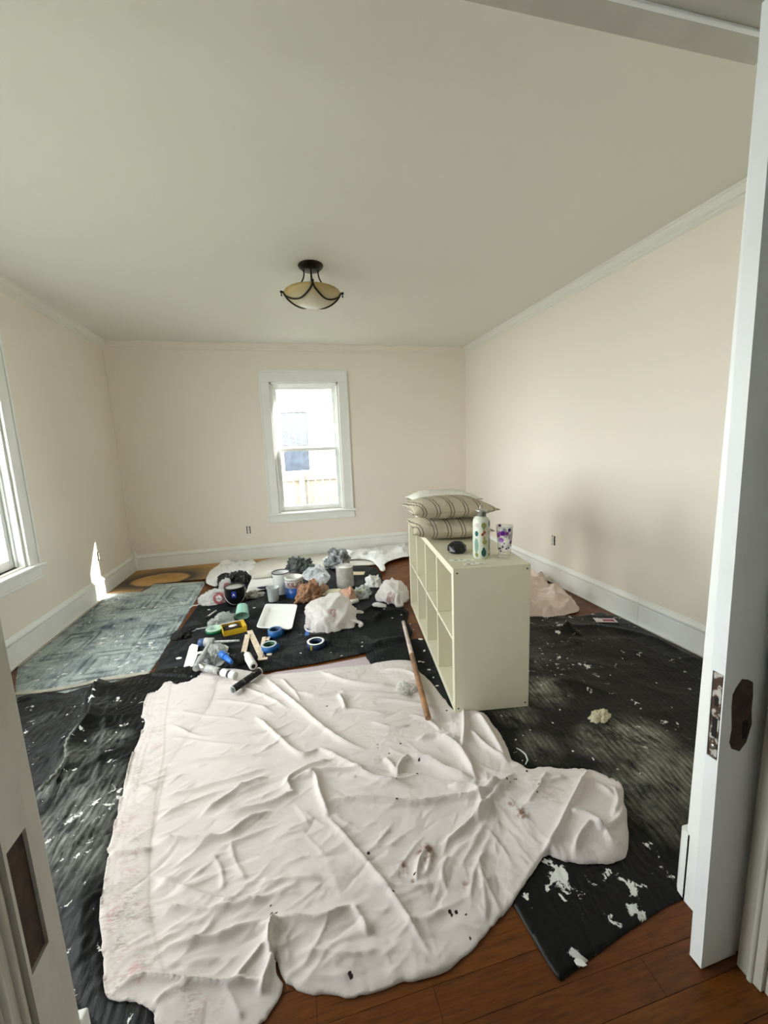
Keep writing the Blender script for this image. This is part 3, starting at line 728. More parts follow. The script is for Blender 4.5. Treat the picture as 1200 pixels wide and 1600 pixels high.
# right blanket
M_pk = simple('pink_cotton', (.80, .67, .60), .85, var=.08, vs=4)
rg = [Vector((.80, 1.70, 0)), Vector((.84, 2.0, 0)), Vector((.98, 2.6, 0)), Vector((1.05, 3.0, 0))]+PX([(830, 962), (870, 962), (905, 963), (940, 957), (955, 962)])+[Vector((XR-.045, p.y, 0)) for p in PX([(965, 962), (1000, 980), (1050, 1004), (1097, 1026)])]+[Vector((XR-.05, 1.5, 0)), Vector((1.9, 1.15, 0)), Vector((1.25, .86, 0))]+PX([(1068, 1404), (1040, 1420), (975, 1462), (920, 1503), (875, 1537), (855, 1505), (830, 1462), (803, 1415), (780, 1380), (800, 1300), (720, 1180), (700, 1130)])
def hrg(x, y, d):
    z = .008+quilt(x, y, .1, .034, .006)+.016*np.maximum(0, fbm(x*2.6, y*2.6, 51))+.005*ridged(x*3, y*4+x, 6)*(y > 1.1)
    z += ridge(x, y, [(850, 990), (930, 985), (1010, 1000), (1090, 1040)], .05, .022)+ridge(x, y, [(880, 965), (885, 985), (910, 1000)], .02, .03)
    z += ridge(x, y, [(900, 1140), (950, 1165), (1020, 1190), (1060, 1230)], .09, .022)+ridge(x, y, [(840, 1085), (880, 1070), (960, 1090)], .07, .016)
    z += ridge(x, y, [(985, 1230), (1030, 1260), (1060, 1300)], .05, .02)+ridge(x, y, [(990, 1290), (1020, 1310), (1055, 1350)], .03, .016)
    z += ridge(x, y, [(1000, 1262), (1030, 1280), (1060, 1320)], .02, .014)
    c_, s_ = math.cos(-.1438), math.sin(-.1438); u = (x-.7388)*c_+(y-1.76)*s_; v = -(x-.7388)*s_+(y-1.76)*c_
    off = np.maximum(np.maximum(-u, u-.39), np.maximum(-v, v-1.47)); k = np.clip(off/.05, 0, 1)
    return (.010+(z-.010)*damp(x, y))*k+.006*(1-k)
dr = blob([(850, 1085, .10, .65), (805, 1118, .08, .45), (995, 1160, .12, .85), (1045, 1215, .15, .6), (935, 1170, .09, .45), (840, 1170, .08, .3), (840, 1040, .06, .25), (985, 1250, .10, .4), (1025, 1275, .1, .35)])  # spots where sheen is painted onto the right blanket
pr_ = blob([(868, 1375, .035, 1.0), (880, 1395, .03, 1), (858, 1395, .02, .8), (905, 1502, .028, 1.0), (935, 1498, .015, .8), (985, 1398, .025, .9), (988, 1420, .02, .7), (1000, 1430, .02, .6), (820, 1405, .015, .9), (945, 1370, .02, .6), (875, 985, .02, .8), (870, 993, .02, .9), (915, 1045, .03, .5), (1000, 1030, .03, .5), (850, 1155, .025, .8), (1015, 1185, .03, .4), (940, 1435, .04, .35), (1040, 1370, .03, .6)])
rb_ = cloth('moving_blanket', rg, .011, hrg, M_right, z0=.004, smooth_out=False, attrs={'dust_sheen': dr, 'paint': pr_}, wob=.003)
tag(rb_, 'glossy black paint-spattered blanket between the shelf and the right wall', 'blanket')

def creases(x, y, seed, n, L=(.08, .3), w=(.010, .022), h=(.012, .035)):
    R = random.Random(seed); z = np.zeros(x.shape); x0, x1, y0, y1 = x.min(), x.max(), y.min(), y.max()
    for i in range(n):
        p = Vector((R.uniform(x0, x1), R.uniform(y0, y1), 0)); a = R.uniform(0, math.pi); b_ = R.gauss(0, .5); l = R.uniform(*L); pts = [p]
        for q in range(3): a += b_*.4; pts.append(pts[-1]+Vector((math.cos(a), math.sin(a), 0))*l/3)
        z = np.maximum(z, ridge(x, y, pts, R.uniform(*w), R.uniform(*h), R.uniform(.35, .6), raw=True)) if i % 3 else z-ridge(x, y, pts, R.uniform(*w)*.6, R.uniform(*h)*.5, .6, raw=True)
    return z
# pink bunched sheet behind the shelf
def bunch(seed, amp=.05, f=9, base=.03):
    def h(x, y, d): return base*np.clip(d/.06, 0, 1)+amp*np.clip(d/.05, 0, 1)*(.16*ridged(x*f*.6+fbm(x*4, y*4, seed)*1.2, y*f*.6, seed, 2)+.30*np.abs(fbm(x*f*.4, y*f*.4, seed+3)))+(creases(x, y, seed, 130, L=(.10, .35), w=(.014, .03), h=(.03, .08)) if x.size > 50 else 0)
    return h
pk_ = cloth('bed_sheet', [Vector((1.02, 2.66, 0)), Vector((1.06, 3.1, 0)), Vector((1.25, 3.55, 0)), F(838, 905), F(855, 912), F(862, 922), F(880, 925), F(900, 945), F(904, 957), F(886, 962), F(862, 969), F(835, 967), F(800, 975)], .010, bunch(61, .13, 8, .03), M_pk, z0=.014)
tag(pk_, 'bunched pale pink sheet on the floor behind the shelf', 'sheet')

# ------------------------------------------------------------------ the big bed sheet
def M_sheet_():
    m, nt, b = newmat('bed_sheet_cotton'); v = coords(nt)
    base = ramp(nt, ntex(nt, v, 1.6, 3), [(.3, (.63, .585, .565)), (.55, (.68, .63, .61)), (.75, (.68, .60, .58))])
    at = N(nt, 'ShaderNodeAttribute', attribute_name='flower'); vo = N(nt, 'ShaderNodeTexVoronoi', feature='DISTANCE_TO_EDGE'); vo.inputs['Scale'].default_value = 30
    wv = N(nt, 'ShaderNodeVectorMath', operation='ADD'); nz = N(nt, 'ShaderNodeTexNoise'); nz.inputs['Scale'].default_value = 16; nt.links.new(v, nz.inputs['Vector']); nt.links.new(v, wv.inputs[0])
    sc = N(nt, 'ShaderNodeVectorMath', operation='SCALE'); sc.inputs['Scale'].default_value = .09; nt.links.new(nz.outputs['Color'], sc.inputs[0]); nt.links.new(sc.outputs[0], wv.inputs[1]); nt.links.new(wv.outputs[0], vo.inputs['Vector'])
    petals = ramp(nt, ntex(nt, coords(nt, (10, 34, 1), rot=(0, 0, -.9)), 3.2, 3, .6, 1.5), [(.44, (0,)*3), (.56, (1,)*3)])
    fc = ramp(nt, ntex(nt, v, 17, 3), [(.40, (.26, .25, .19)), (.50, (.42, .30, .27)), (.62, (.52, .29, .29))])
    f = math_(nt, 'MULTIPLY', math_(nt, 'MULTIPLY', at.outputs['Fac'], petals), step(nt, ntex(nt, v, 22, 4), .38, .6))
    c = mix(nt, math_(nt, 'MULTIPLY', f, .75), base, fc)
    a2 = N(nt, 'ShaderNodeAttribute', attribute_name='stain'); s = math_(nt, 'MULTIPLY', a2.outputs['Fac'], step(nt, ntex(nt, v, 30, 5, .65), .42, .58))
    c = mix(nt, math_(nt, 'MINIMUM', s, .9), c, (.19, .085, .045))
    a3 = N(nt, 'ShaderNodeAttribute', attribute_name='speck'); c = mix(nt, step(nt, a3.outputs['Fac'], .35, .6), c, (.03, .022, .02))
    a4 = N(nt, 'ShaderNodeAttribute', attribute_name='seam'); c = mix(nt, math_(nt, 'MULTIPLY', a4.outputs['Fac'], .5), c, (.42, .38, .33))
    nt.links.new(c, b.inputs['Base Color']); b.inputs['Roughness'].default_value = .85; b.inputs['Specular IOR Level'].default_value = .15
    b.inputs['Sheen Weight'].default_value = .05
    bump(nt, b, ntex(nt, v, 300, 2), .06, .001); return m
M_sheet = M_sheet_()
FOLDS = [
 ([(400, 1123), (430, 1152), (463, 1180), (480, 1183), (499, 1172)], .020, .022, .5), ([(499, 1172), (544, 1199), (586, 1222), (650, 1236)], .022, .024, .45),
 ([(415, 1062), (430, 1077), (472, 1113), (514, 1149), (544, 1166), (572, 1175)], .018, .024, .5), ([(502, 1054), (526, 1065), (568, 1074), (620, 1077)], .02, .026, .5),
 ([(457, 1083), (490, 1091), (529, 1087), (570, 1087), (625, 1088)], .014, .022, .6), ([(529, 1088), (536, 1100), (540, 1115)], .018, .022, .7),
 ([(502, 1116), (550, 1113), (604, 1119)], .012, .014, .6), ([(600, 1188), (612, 1200), (618, 1216)], .014, .022, .6), ([(640, 1184), (626, 1198), (620, 1220)], .014, .024, .6),
 ([(637, 1185), (670, 1194), (702, 1212), (740, 1226)], .020, .034, .5), ([(682, 1156), (712, 1173), (730, 1198), (744, 1226)], .022, .040, .5), ([(650, 1160), (690, 1156), (720, 1166)], .016, .028, .6),
 ([(724, 1110), (725, 1146), (722, 1180)], .016, .030, .5), ([(745, 1120), (770, 1160), (790, 1196)], .022, .028, .7), ([(735, 1150), (760, 1175), (795, 1200)], .014, .02, .6),
 ([(505, 1276), (565, 1342), (615, 1406), (655, 1470), (672, 1498)], .012, .018, .35), ([(465, 1240), (430, 1258), (385, 1272), (340, 1278)], .018, .026, .5),
 ([(420, 1218), (380, 1235), (345, 1258), (315, 1278)], .016, .022, .5), ([(420, 1273), (385, 1290), (355, 1312), (308, 1319), (241, 1316)], .016, .026, .5),
 ([(470, 1222), (492, 1218), (500, 1248), (514, 1282)], .018, .030, .5), ([(462, 1245), (450, 1225), (480, 1205), (520, 1192)], .016, .022, .5), ([(440, 1235), (490, 1212), (560, 1208), (610, 1212)], .014, .02, .6),
 ([(510, 1258), (560, 1254), (640, 1262), (700, 1254), (750, 1250), (800, 1222)], .018, .028, .4), ([(670, 1326), (655, 1350), (650, 1384)], .012, .016, .5), ([(660, 1320), (672, 1345), (668, 1370)], .008, .008, .5),
 ([(800, 1220), (765, 1258), (725, 1298), (690, 1326)], .014, .022, .5), ([(785, 1235), (750, 1240), (700, 1232)], .016, .032, .6), ([(740, 1240), (752, 1262), (745, 1290)], .02, .022, .6),
 ([(917, 1214), (905, 1245), (893, 1272), (872, 1312), (852, 1342), (828, 1378), (800, 1415)], .014, .030, .3), ([(550, 1419), (500, 1443), (452, 1443), (400, 1456)], .018, .026, .5),
 ([(430, 1442), (421, 1468), (422, 1492), (437, 1535)], .016, .040, .4), ([(550, 1419), (567, 1445), (575, 1470)], .014, .018, .5), ([(400, 1391), (450, 1380), (505, 1377)], .014, .012, .6),
 ([(420, 1146), (370, 1150), (315, 1155), (266, 1137)], .012, .013, .6), ([(420, 1165), (360, 1168), (300, 1160), (262, 1158)], .010, .010, .6), ([(420, 1182), (375, 1186), (332, 1190), (259, 1198)], .011, .014, .5),
 ([(420, 1203), (385, 1215), (350, 1225), (300, 1240), (250, 1251)], .013, .016, .5), ([(400, 1235), (350, 1240), (300, 1258), (246, 1284)], .012, .014, .5), ([(300, 1105), (340, 1098), (400, 1105), (430, 1118)], .012, .012, .6),
 ([(270, 1118), (320, 1122), (380, 1128)], .010, .012, .6), ([(420, 1406), (380, 1418), (350, 1425), (315, 1428), (238, 1424)], .014, .016, .5), ([(418, 1442), (370, 1458), (332, 1473), (252, 1491)], .014, .018, .5),
 ([(416, 1480), (390, 1510), (367, 1543)], .010, .02, .5), ([(428, 1500), (416, 1530), (408, 1560)], .012, .022, .5), ([(238, 1372), (297, 1398), (350, 1414), (420, 1412)], .012, .014, .6),
 ([(460, 1500), (500, 1495), (540, 1500), (600, 1490)], .02, .012, .6), ([(330, 1340), (345, 1360), (350, 1395)], .01, .01, .6), ([(360, 1320), (368, 1350), (385, 1380)], .01, .009, .6),
 ([(300, 1085), (350, 1075), (400, 1085), (450, 1110)], .014, .016, .6), ([(440, 1064), (460, 1085), (470, 1100)], .014, .014, .6), ([(340, 1056), (370, 1070), (410, 1075)], .014, .016, .6),
 ([(560, 1102), (590, 1096), (640, 1102), (690, 1110)], .012, .016, .6), ([(600, 1050), (640, 1056), (662, 1072)], .014, .016, .6), ([(640, 1120), (670, 1130), (690, 1150)], .014, .014, .6), ([(580, 1130), (610, 1140), (640, 1136)], .012, .012, .6),
 ([(820, 1230), (850, 1236), (885, 1225)], .018, .014, .6), ([(855, 1215), (840, 1245), (820, 1270)], .016, .016, .5), ([(760, 1330), (740, 1370), (735, 1410)], .012, .010, .5), ([(700, 1340), (690, 1370), (700, 1400)], .012, .009, .5),
 ([(905, 1245), (930, 1240), (960, 1262)], .02, .02, .6), ([(890, 1290), (920, 1300), (940, 1322)], .016, .022, .5), ([(925, 1305), (905, 1325), (895, 1350)], .014, .024, .5), ([(925, 1303), (945, 1318), (968, 1300), (975, 1275)], .014, .024, .5),
 ([(955, 1240), (965, 1270), (955, 1300)], .014, .02, .5), ([(945, 1320), (955, 1335), (975, 1335)], .01, .02, .5), ([(168, 1562), (195, 1550), (224, 1538), (280, 1541), (350, 1544), (416, 1540)], .011, .022, .3),
 ([(240, 1582), (262, 1560), (300, 1545)], .008, .01, .4), ([(350, 1544), (360, 1560), (380, 1600)], .01, .01, .5), ([(170, 1345), (200, 1340), (238, 1333)], .012, .014, .5), ([(158, 1440), (200, 1436), (240, 1445)], .010, .008, .5), ([(195, 1240), (220, 1236), (245, 1242)], .010, .010, .5),
]
def RW(x, y):
    """a few hundred short random creases; they run across the sheet at the left and gather toward the knot at the right"""
    R = random.Random(77); kn = F(760, 1235); z = np.zeros(x.shape)
    for i in range(780):
        px = 170+R.random()*760; py = 1060+R.random()*500
        p = F(px, py); dx, dy = kn.x-p.x, kn.y-p.y; dist = math.hypot(dx, dy)
        if px < 430: a = math.atan2(.30, 1)+R.gauss(0, .22)
        elif dist < .5: a = math.atan2(dy, dx)+R.gauss(0, .30)
        else: a = math.atan2(-.8, 1)*R.choice([1, 1, -.6, .2])+R.gauss(0, .3)
        L_ = R.uniform(.06, .24)*(.6 if i % 2 else 1); bend = R.gauss(0, .25); pts = [p]; k_ = L_/.2
        for q in range(3):
            a += bend*.4; pts.append(pts[-1]+Vector((math.cos(a), math.sin(a), 0))*L_/3)
        z += ridge(x, y, pts, R.uniform(.006, .013)*(.6+.5*k_), R.uniform(.0022, .0068)*(.5+.6*k_)*R.choice([1, 1, 1, -.7]), R.uniform(.3, .8), raw=True, cusp=True)
    return z
def hsheet(x, y, d):
    z = .003+.003*np.maximum(0, fbm(x*5, y*5, 71, 3))
    for p, w, h, s in FOLDS:
        z += ridge(x, y, p, w*.68, h, s)
    z += RW(x, y)
    rt = np.clip((x+.35)/.6, .25, 1)
    z += rt*.0016*ridged(x*9+fbm(x*6, y*6, 8)*1.6, y*11, 12, 3)+.0012*ridged(x*5-y*2, y*17+x*3+fbm(x*5, y*5, 3), 17, 3)*np.clip(d/.04, 0, 1)
    c = F(925, 1290); z += .035*np.exp(-(((x-c.x)/.16)**2+((y-c.y)/.14)**2))
    c = F(640, 1076); z += .012*np.exp(-(((x-c.x)/.06)**2+((y-c.y)/.05)**2))
    return z+.0
seampts = [(268, 1073), (259, 1130), (257, 1180), (245, 1246), (241, 1281), (236, 1323), (234, 1365), (234, 1417), (241, 1460), (248, 1495), (261, 1538)]
def fseam(x, y):
    d = seg_dist(x, y, catmull(PX(seampts), 4, False))[0]; return np.exp(-(d/.0035)**2)
flower = blob([(243, 1100, .05, .45), (240, 1120, .04, .4), (237, 1150, .05, .7), (240, 1175, .03, .6), (222, 1212, .05, .8), (222, 1240, .03, .85), (207, 1290, .06, .6), (200, 1318, .05, .8), (208, 1337, .04, .9), (195, 1385, .06, .55), (185, 1405, .05, .5), (196, 1438, .06, 1.0), (208, 1465, .05, .9), (190, 1480, .04, .5), (205, 1525, .062, 1.0), (195, 1535, .04, .9), (300, 1583, .060, .8), (290, 1600, .05, .8)])
stain = blob([(665, 1338, .028, 1), (627, 1360, .018, 1), (630, 1370, .014, .9), (817, 1282, .022, 1), (800, 1266, .012, 1), (592, 1192, .016, .55), (850, 1247, .05, .3), (742, 1375, .07, .20), (790, 1385, .07, .16), (728, 1388, .012, .7), (546, 1054, .010, .6), (645, 1382, .006, .8), (930, 1340, .05, .18)])
SPK = [(590, 1166), (591, 1171), (511, 1106), (608, 1180), (652, 1212), (660, 1156), (655, 1193), (620, 1226), (576, 1338), (621, 1260), (841, 1240), (839, 1253), (823, 1213), (804, 1227), (797, 1232), (807, 1226), (424, 1420), (432, 1431), (425, 1433), (615, 1402), (547, 1528), (549, 1532), (706, 1435), (713, 1430), (703, 1430), (698, 1115), (668, 1535), (617, 1197), (626, 1165), (785, 1230), (792, 1230), (735, 1470), (583, 1207), (728, 1434), (648, 1372)]
speck = blob([(a, b, random.Random(a*7+b).uniform(.0028, .0052), 1) for a, b in SPK])
NL = len(LAYERS)
def sheetbase(x, y):
    v = 0*x
    for dx, dy in ((0, 0), (.025, 0), (-.025, 0), (0, .025), (0, -.025), (.05, 0), (-.05, 0), (0, .05), (0, -.05)): v = v+under(x+dx, y+dy, NL)/9
    return np.maximum(np.maximum(v, under(x, y, NL)), .002)+.0035
bs = cloth('bed_sheet', sheet, .0048, hsheet, M_sheet, z0=sheetbase, skirt=.006, attrs={'flower': flower, 'stain': stain, 'speck': speck, 'seam': fseam}, edge=.009, edgemin=.15)
tag(bs, 'large wrinkled white bed sheet with a faded floral border in the foreground', 'sheet')

# ------------------------------------------------------------------ white cloths along the back wall
M_drop = simple('white_drop_cloth', (.80, .81, .80), .8, var=.03)
M_canvas = simple('beige_drop_cloth', (.62, .60, .53), .85, var=.05)
def hdrop(seed, a=.03, f=6):
    def h(x, y, d): return .006+a*np.clip(d/.08, 0, 1)*(.15*ridged(x*f+fbm(x*4, y*4, seed), y*f, seed, 2)+.3*np.abs(fbm(x*f*.5, y*f*.5, seed+2)))+(creases(x, y, seed, 110, h=(a*.2, a*.7)) if x.size > 50 else 0)
    return h
dc = cloth('drop_cloth', [Vector((p[0], min(p[1], YB-.045), 0)) for p in PX([(378, 893), (398, 883), (430, 874), (500, 864), (560, 855), (600, 849), (606, 858), (604, 872), (590, 884), (560, 886), (530, 888), (500, 893), (470, 897), (440, 903), (400, 908)])], .013, hdrop(81, .02, 4), M_canvas, z0=.022)
tag(dc, 'long off white drop cloth laid along the back baseboard', 'drop cloth')
dw = cloth('plastic_sheeting', [Vector((p[0], min(p[1], YB-.045), 0)) for p in PX([(505, 878), (540, 868), (575, 863), (600, 852), (618, 847), (624, 855), (637, 850), (640, 862), (640, 874), (628, 876), (603, 885), (602, 896), (596, 898), (588, 888), (575, 880), (545, 880), (520, 886)])], .011, hdrop(85, .07, 6), M_drop, z0=.046)
tag(dw, 'white crumpled plastic sheeting at the right end of the drop cloth', 'sheeting')
wl = cloth('drop_cloth', PX([(322, 912), (326, 900), (336, 890), (352, 884), (378, 881), (396, 880), (404, 886), (398, 893), (386, 902), (362, 905), (348, 908), (340, 918), (332, 918)]), .010, hdrop(91, .09, 7), M_drop, z0=.022)
tag(wl, 'crumpled white cloth heap on the cardboard edge, left of the trays', 'cloth')
wm = cloth('drop_cloth', PX([(472, 900), (485, 891), (503, 889), (512, 897), (516, 905), (510, 914), (500, 919), (493, 912), (478, 909)]), .009, hdrop(95, .09, 8), simple('blue_stained_rag', (.66, .70, .74), .8, var=.25, vs=14), z0=.022)
tag(wm, 'pale blue and white crumpled rag between the paint cans', 'rag')

# ------------------------------------------------------------------ cube shelf
M_shelf = simple('cream_laminate', (.70, .67, .52), .38, var=.015, vs=3)
M_shelf2 = simple('cream_edge_band', (.78, .77, .70), .4, var=.015)
ang = -.1438
sh = thing('cube_shelf', 'cream laminate cube shelf of eight open cells standing on the floor', 'shelf', (.7388, 1.76, .0115), ang)
L, D, HH, T = 1.47, .39, .768, .038
def panel(n, *a, mat=M_shelf): return MB().box(*a, .0012).build(n, mat, sh)
panel('end_panel', 0, D, 0, T, 0, HH); panel('end_panel', 0, D, L-T, L, 0, HH)
panel('top_panel', 0, D, T+.0004, L-T-.0004, HH-T, HH); panel('bottom_panel', 0, D, T+.0004, L-T-.0004, 0, T)
panel('middle_shelf', .003, D-.003, T+.0004, L-T-.0004, HH/2-.008, HH/2+.008)
cw = (L-2*T)/4
for i in (1, 2, 3):
    y = T+cw*i
    panel('divider', .001, D-.001, y-.008, y+.008, T+.0004, HH/2-.0085); panel('divider', .001, D-.001, y-.008, y+.008, HH/2+.0085, HH-T-.0004)
for x, z in ((.019, HH-.024), (D-.018, HH-.022), (D-.018, .024), (.019, .024)):
    MB().lathe([(0, 0), (.0042, 0), (.0042, .0012), (0, .0012)], 12, Matrix.Translation((x, 0, z)) @ Matrix.Rotation(math.pi/2, 4, 'X')).build('screw_hole', M_dark, sh)
ZT = .0115+HH+.0004

# pillows
def M_stripe():
    m, nt, b = newmat('striped_ticking'); v = coords(nt); s = N(nt, 'ShaderNodeSeparateXYZ'); nt.links.new(v, s.inputs[0])
    u = math_(nt, 'ADD', s.outputs[0], math_(nt, 'MULTIPLY', s.outputs[1], .12))
    fr = math_(nt, 'FRACT', math_(nt, 'MULTIPLY', u, 1/.088))
    l1 = math_(nt, 'LESS_THAN', math_(nt, 'ABSOLUTE', math_(nt, 'SUBTRACT', fr, .38)), .035); l2 = math_(nt, 'LESS_THAN', math_(nt, 'ABSOLUTE', math_(nt, 'SUBTRACT', fr, .60)), .035)
    base = ramp(nt, ntex(nt, v, 6), [(.3, (.42, .37, .27)), (.7, (.52, .47, .36))])
    nt.links.new(mix(nt, math_(nt, 'MAXIMUM', l1, l2), base, (.13, .11, .085)), b.inputs['Base Color']); b.inputs['Roughness'].default_value = .9
    bump(nt, b, ntex(nt, coords(nt, (1, 1, 1)), 140, 2), .2, .001); return m
M_tick = M_stripe(); M_whitecush = simple('white_cushion', (.76, .75, .68), .9, var=.03)
def pillow(label, loc, rot, w, dpt, t, mat, seed, top=None, tilt=0):
    n = 44; V = []; Fc = []; MI = []
    def P(u, v, s):
        # corners drawn out, sides pulled in
        k = 1-.10*(1-abs(v)**2)*abs(u)**3; k2 = 1-.10*(1-abs(u)**2)*abs(v)**3
        x = u*w/2*(1-.085*(1-v*v)); y = v*dpt/2*(1-.085*(1-u*u))
        th = max(0, (1-abs(u)**3.2))**.62*max(0, (1-abs(v)**3.2))**.62
        wr = .007*(1-(1-(u*u+v*v)/2)**2)*mnoise.noise(Vector((u*3.1+seed, v*3.1, s)))
        cr = .008*abs(mnoise.noise(Vector((u*5+seed, v*5, s*2+3))))*(abs(u)+abs(v))
        z = s*(t/2*th*(.93 if s < 0 else 1.0))-(cr*s if th > .1 else 0)+wr
        return (x, y, z)
    for s in (1, -1):
        for i in range(n+1):
            for j in range(n+1): V.append(P(-1+2*i/n, -1+2*j/n, s))
    o = (n+1)**2
    for i in range(n+1):
        for j in range(n+1):
            if i in (0, n) or j in (0, n):
                a = i*(n+1)+j; V[a+o] = V[a]
    for i in range(n):
        for j in range(n):
            a = i*(n+1)+j; b = a+1; c = a+n+2; d_ = a+n+1
            Fc.append((a, d_, c, b)); MI.append(0); Fc.append((a+o, b+o, c+o, d_+o)); MI.append(1 if top else 0)
    me = bpy.data.meshes.new('pillow'); me.from_pydata(V, [], Fc); me.update()
    bm = bmesh.new(); bm.from_mesh(me); bmesh.ops.remove_doubles(bm, verts=bm.verts, dist=1e-5); bm.to_mesh(me); bm.free()
    me.polygons.foreach_set('use_smooth', [True]*len(me.polygons)); me.materials.append(top or mat); me.materials.append(mat)
    if top: pass
    if top and len(me.polygons) == len(MI): me.polygons.foreach_set('material_index', MI)
    r = thing('pillow', label, 'pillow', loc, rot); r.rotation_euler = (tilt, 0, rot)
    o_ = link('cover', me, r); 
    e = []
    for k in range(81):
        q = k/80*4; sd_ = int(q) % 4; f = (q % 1)*2-1
        u, v = [(f, -1), (1, f), (-f, 1), (-1, -f)][sd_]
        e.append(P(u, v, 1))
    MB().tube(e, .003, 6, False).build('piping', mat, r)
    return r
pillow('striped beige pillow lying directly on the shelf top, under another', (.995, 2.475, ZT+.064), ang-.05, .50, .47, .14, M_tick, 3)
pillow('striped beige pillow on top of the stack on the shelf', (1.00, 2.48, ZT+.190), ang+.03, .54, .47, .14, M_tick, 11)
pillow('plump white cushion lying flat at the far end of the shelf', (1.17, 2.985, ZT+.064), ang, .50, .38, .13, M_whitecush, 7)
pillow('striped pillow with a white face behind the two striped pillows', (1.155, 2.97, ZT+.185), ang+.05, .53, .38, .13, M_tick, 19, top=M_whitecush)

# bottle, tumbler, black gadget, cards
def M_print(name, col, spots, rough=.35, tr=None):
    m, nt, b = newmat(name); v = coords(nt); c = col
    cc_ = None
    for (p, sc, colr) in spots:
        mp = N(nt, 'ShaderNodeMapping'); mp.vector_type = 'TEXTURE'; mp.inputs['Location'].default_value = p; mp.inputs['Scale'].default_value = sc; nt.links.new(v, mp.inputs[0])
        ln = N(nt, 'ShaderNodeVectorMath', operation='LENGTH'); nt.links.new(mp.outputs[0], ln.inputs[0])
        f = math_(nt, 'LESS_THAN', ln.outputs['Value'], 1.0); c = mix(nt, f, c, colr)
        cc_ = f if cc_ is None else math_(nt, 'MAXIMUM', cc_, f)
    if isinstance(c, tuple): b.inputs['Base Color'].default_value = (*c, 1)
    else: nt.links.new(c, b.inputs['Base Color'])
    b.inputs['Roughness'].default_value = rough
    if tr is not None:
        out = nt.nodes['Material Output']; t_ = N(nt, 'ShaderNodeBsdfTransparent'); fr = N(nt, 'ShaderNodeLayerWeight'); fr.inputs[0].default_value = .3
        f = math_(nt, 'MAXIMUM', math_(nt, 'ADD', math_(nt, 'MULTIPLY', fr.outputs['Facing'], .45), tr), math_(nt, 'MULTIPLY', cc_, .93))
        ms = N(nt, 'ShaderNodeMixShader'); nt.links.new(f, ms.inputs[0]); nt.links.new(t_.outputs[0], ms.inputs[1]); nt.links.new(b.outputs[0], ms.inputs[2]); nt.links.new(ms.outputs[0], out.inputs[0])
    return m
bt = thing('water_bottle', 'pale green fruit patterned water bottle with a steel cap', 'bottle', (.957, 1.898, ZT), .45)
ro = .044
def on(a, z, r=ro): return (r*math.cos(math.radians(a)), r*math.sin(math.radians(a)), z)
OL, TE, RU, MU, SA, GR = (.22, .23, .06), (.0, .09, .085), (.26, .05, .015), (.36, .33, .12), (.20, .33, .26), (.45, .38, .34)
a0 = -100-26
spots = [(on(a0, .035), (.013, .013, .020), TE), (on(a0, .050), (.007, .007, .014), TE), (on(a0+6, .093), (.013, .013, .014), MU), (on(a0+2, .110), (.006, .006, .014), MU), (on(a0-8, .132), (.008,)*3, RU), (on(a0+4, .143), (.008,)*3, RU),
         (on(a0, .178), (.013, .013, .016), OL), (on(a0, .166), (.004, .004, .02), OL), (on(a0-52, .072), (.012, .012, .038), SA), (on(a0+52, .072), (.012, .012, .038), SA), (on(a0-50, .135), (.010, .010, .014), TE), (on(a0+50, .140), (.013, .013, .014), GR),
         (on(a0-48, .18), (.011, .011, .013), GR), (on(a0+50, .185), (.008, .008, .016), TE), (on(a0-50, .022), (.01, .01, .012), OL), (on(a0+50, .022), (.012, .012, .010), OL)]
MB().lathe([(0, 0), (.038, 0), (.0405, .003), (.0415, .010), (ro, .012), (ro, .195), (.042, .204), (.034, .215), (.0265, .220), (.0265, .222), (0, .222)], 40).build('body', M_print('printed_enamel', (.60, .64, .54), spots), bt)
MB().lathe([(0, .2222), (.0255, .2222), (.0255, .246), (.029, .247), (.029, .2535), (.026, .256), (0, .256)], 32).build('cap', M_metal, bt)
ring_ = [(.012*math.cos(t), 0, .256+.004+.022*math.sin(t)) for t in [math.pi*i/14 for i in range(15)]]
MB().tube(ring_, .0024, 8).build('carry_loop', M_metal, bt)
gl = thing('tumbler', 'clear plastic tumbler with purple dots beside the bottle', 'tumbler', (1.078, 1.874, ZT), .3)
R = random.Random(5); ds = []
for k in range(16):
    z = R.uniform(.080, .158); a = -175+k*25+R.uniform(-8, 8); r_ = .030+.012*z/.16
    ds.append((on(a, z, r_+.004), (R.uniform(.010, .014),)*3, R.choice([(.10, .015, .22), (.16, .03, .20), (.30, .09, .42)])))
for k in range(16):
    z = R.uniform(.03, .08); a = -175+k*24+R.uniform(-8, 8); r_ = .030+.012*z/.16
    ds.append((on(a, z, r_+.002), (.0052,)*3, (.06, .02, .08)))
MB().lathe([(0, 0), (.030, 0), (.0310, .004), (.0440, .166), (.0425, .166), (.0300, .024), (0, .022)], 40).build('wall', M_print('dotted_clear_plastic', (.93, .93, .94), ds, .08, tr=.12), gl)
pkx, pky = .880, 2.040
pc = thing('speaker_puck', 'small black faceted device on the shelf in front of the pillows', 'device', (pkx, pky, ZT), .2)
n = 10; lo = [(.050*math.cos(2*math.pi*i/n), .050*math.sin(2*math.pi*i/n)) for i in range(n)]
m = MB(); rr = [(.042, 0, 0), (.054, .014, .3), (.050, .042, 0), (.030, .058, .3)]
rings = [[m.bm.verts.new((r*math.cos(2*math.pi*(i+o)/n), r*math.sin(2*math.pi*(i+o)/n), z)) for i in range(n)] for r, z, o in rr]
for A, B in zip(rings, rings[1:]):
    for i in range(n): m._f([A[i], A[(i+1) % n], B[i]]); m._f([A[(i+1) % n], B[(i+1) % n], B[i]])
m._f(rings[0][::-1]); m._f(rings[-1]); m.build('body', M_black, pc)
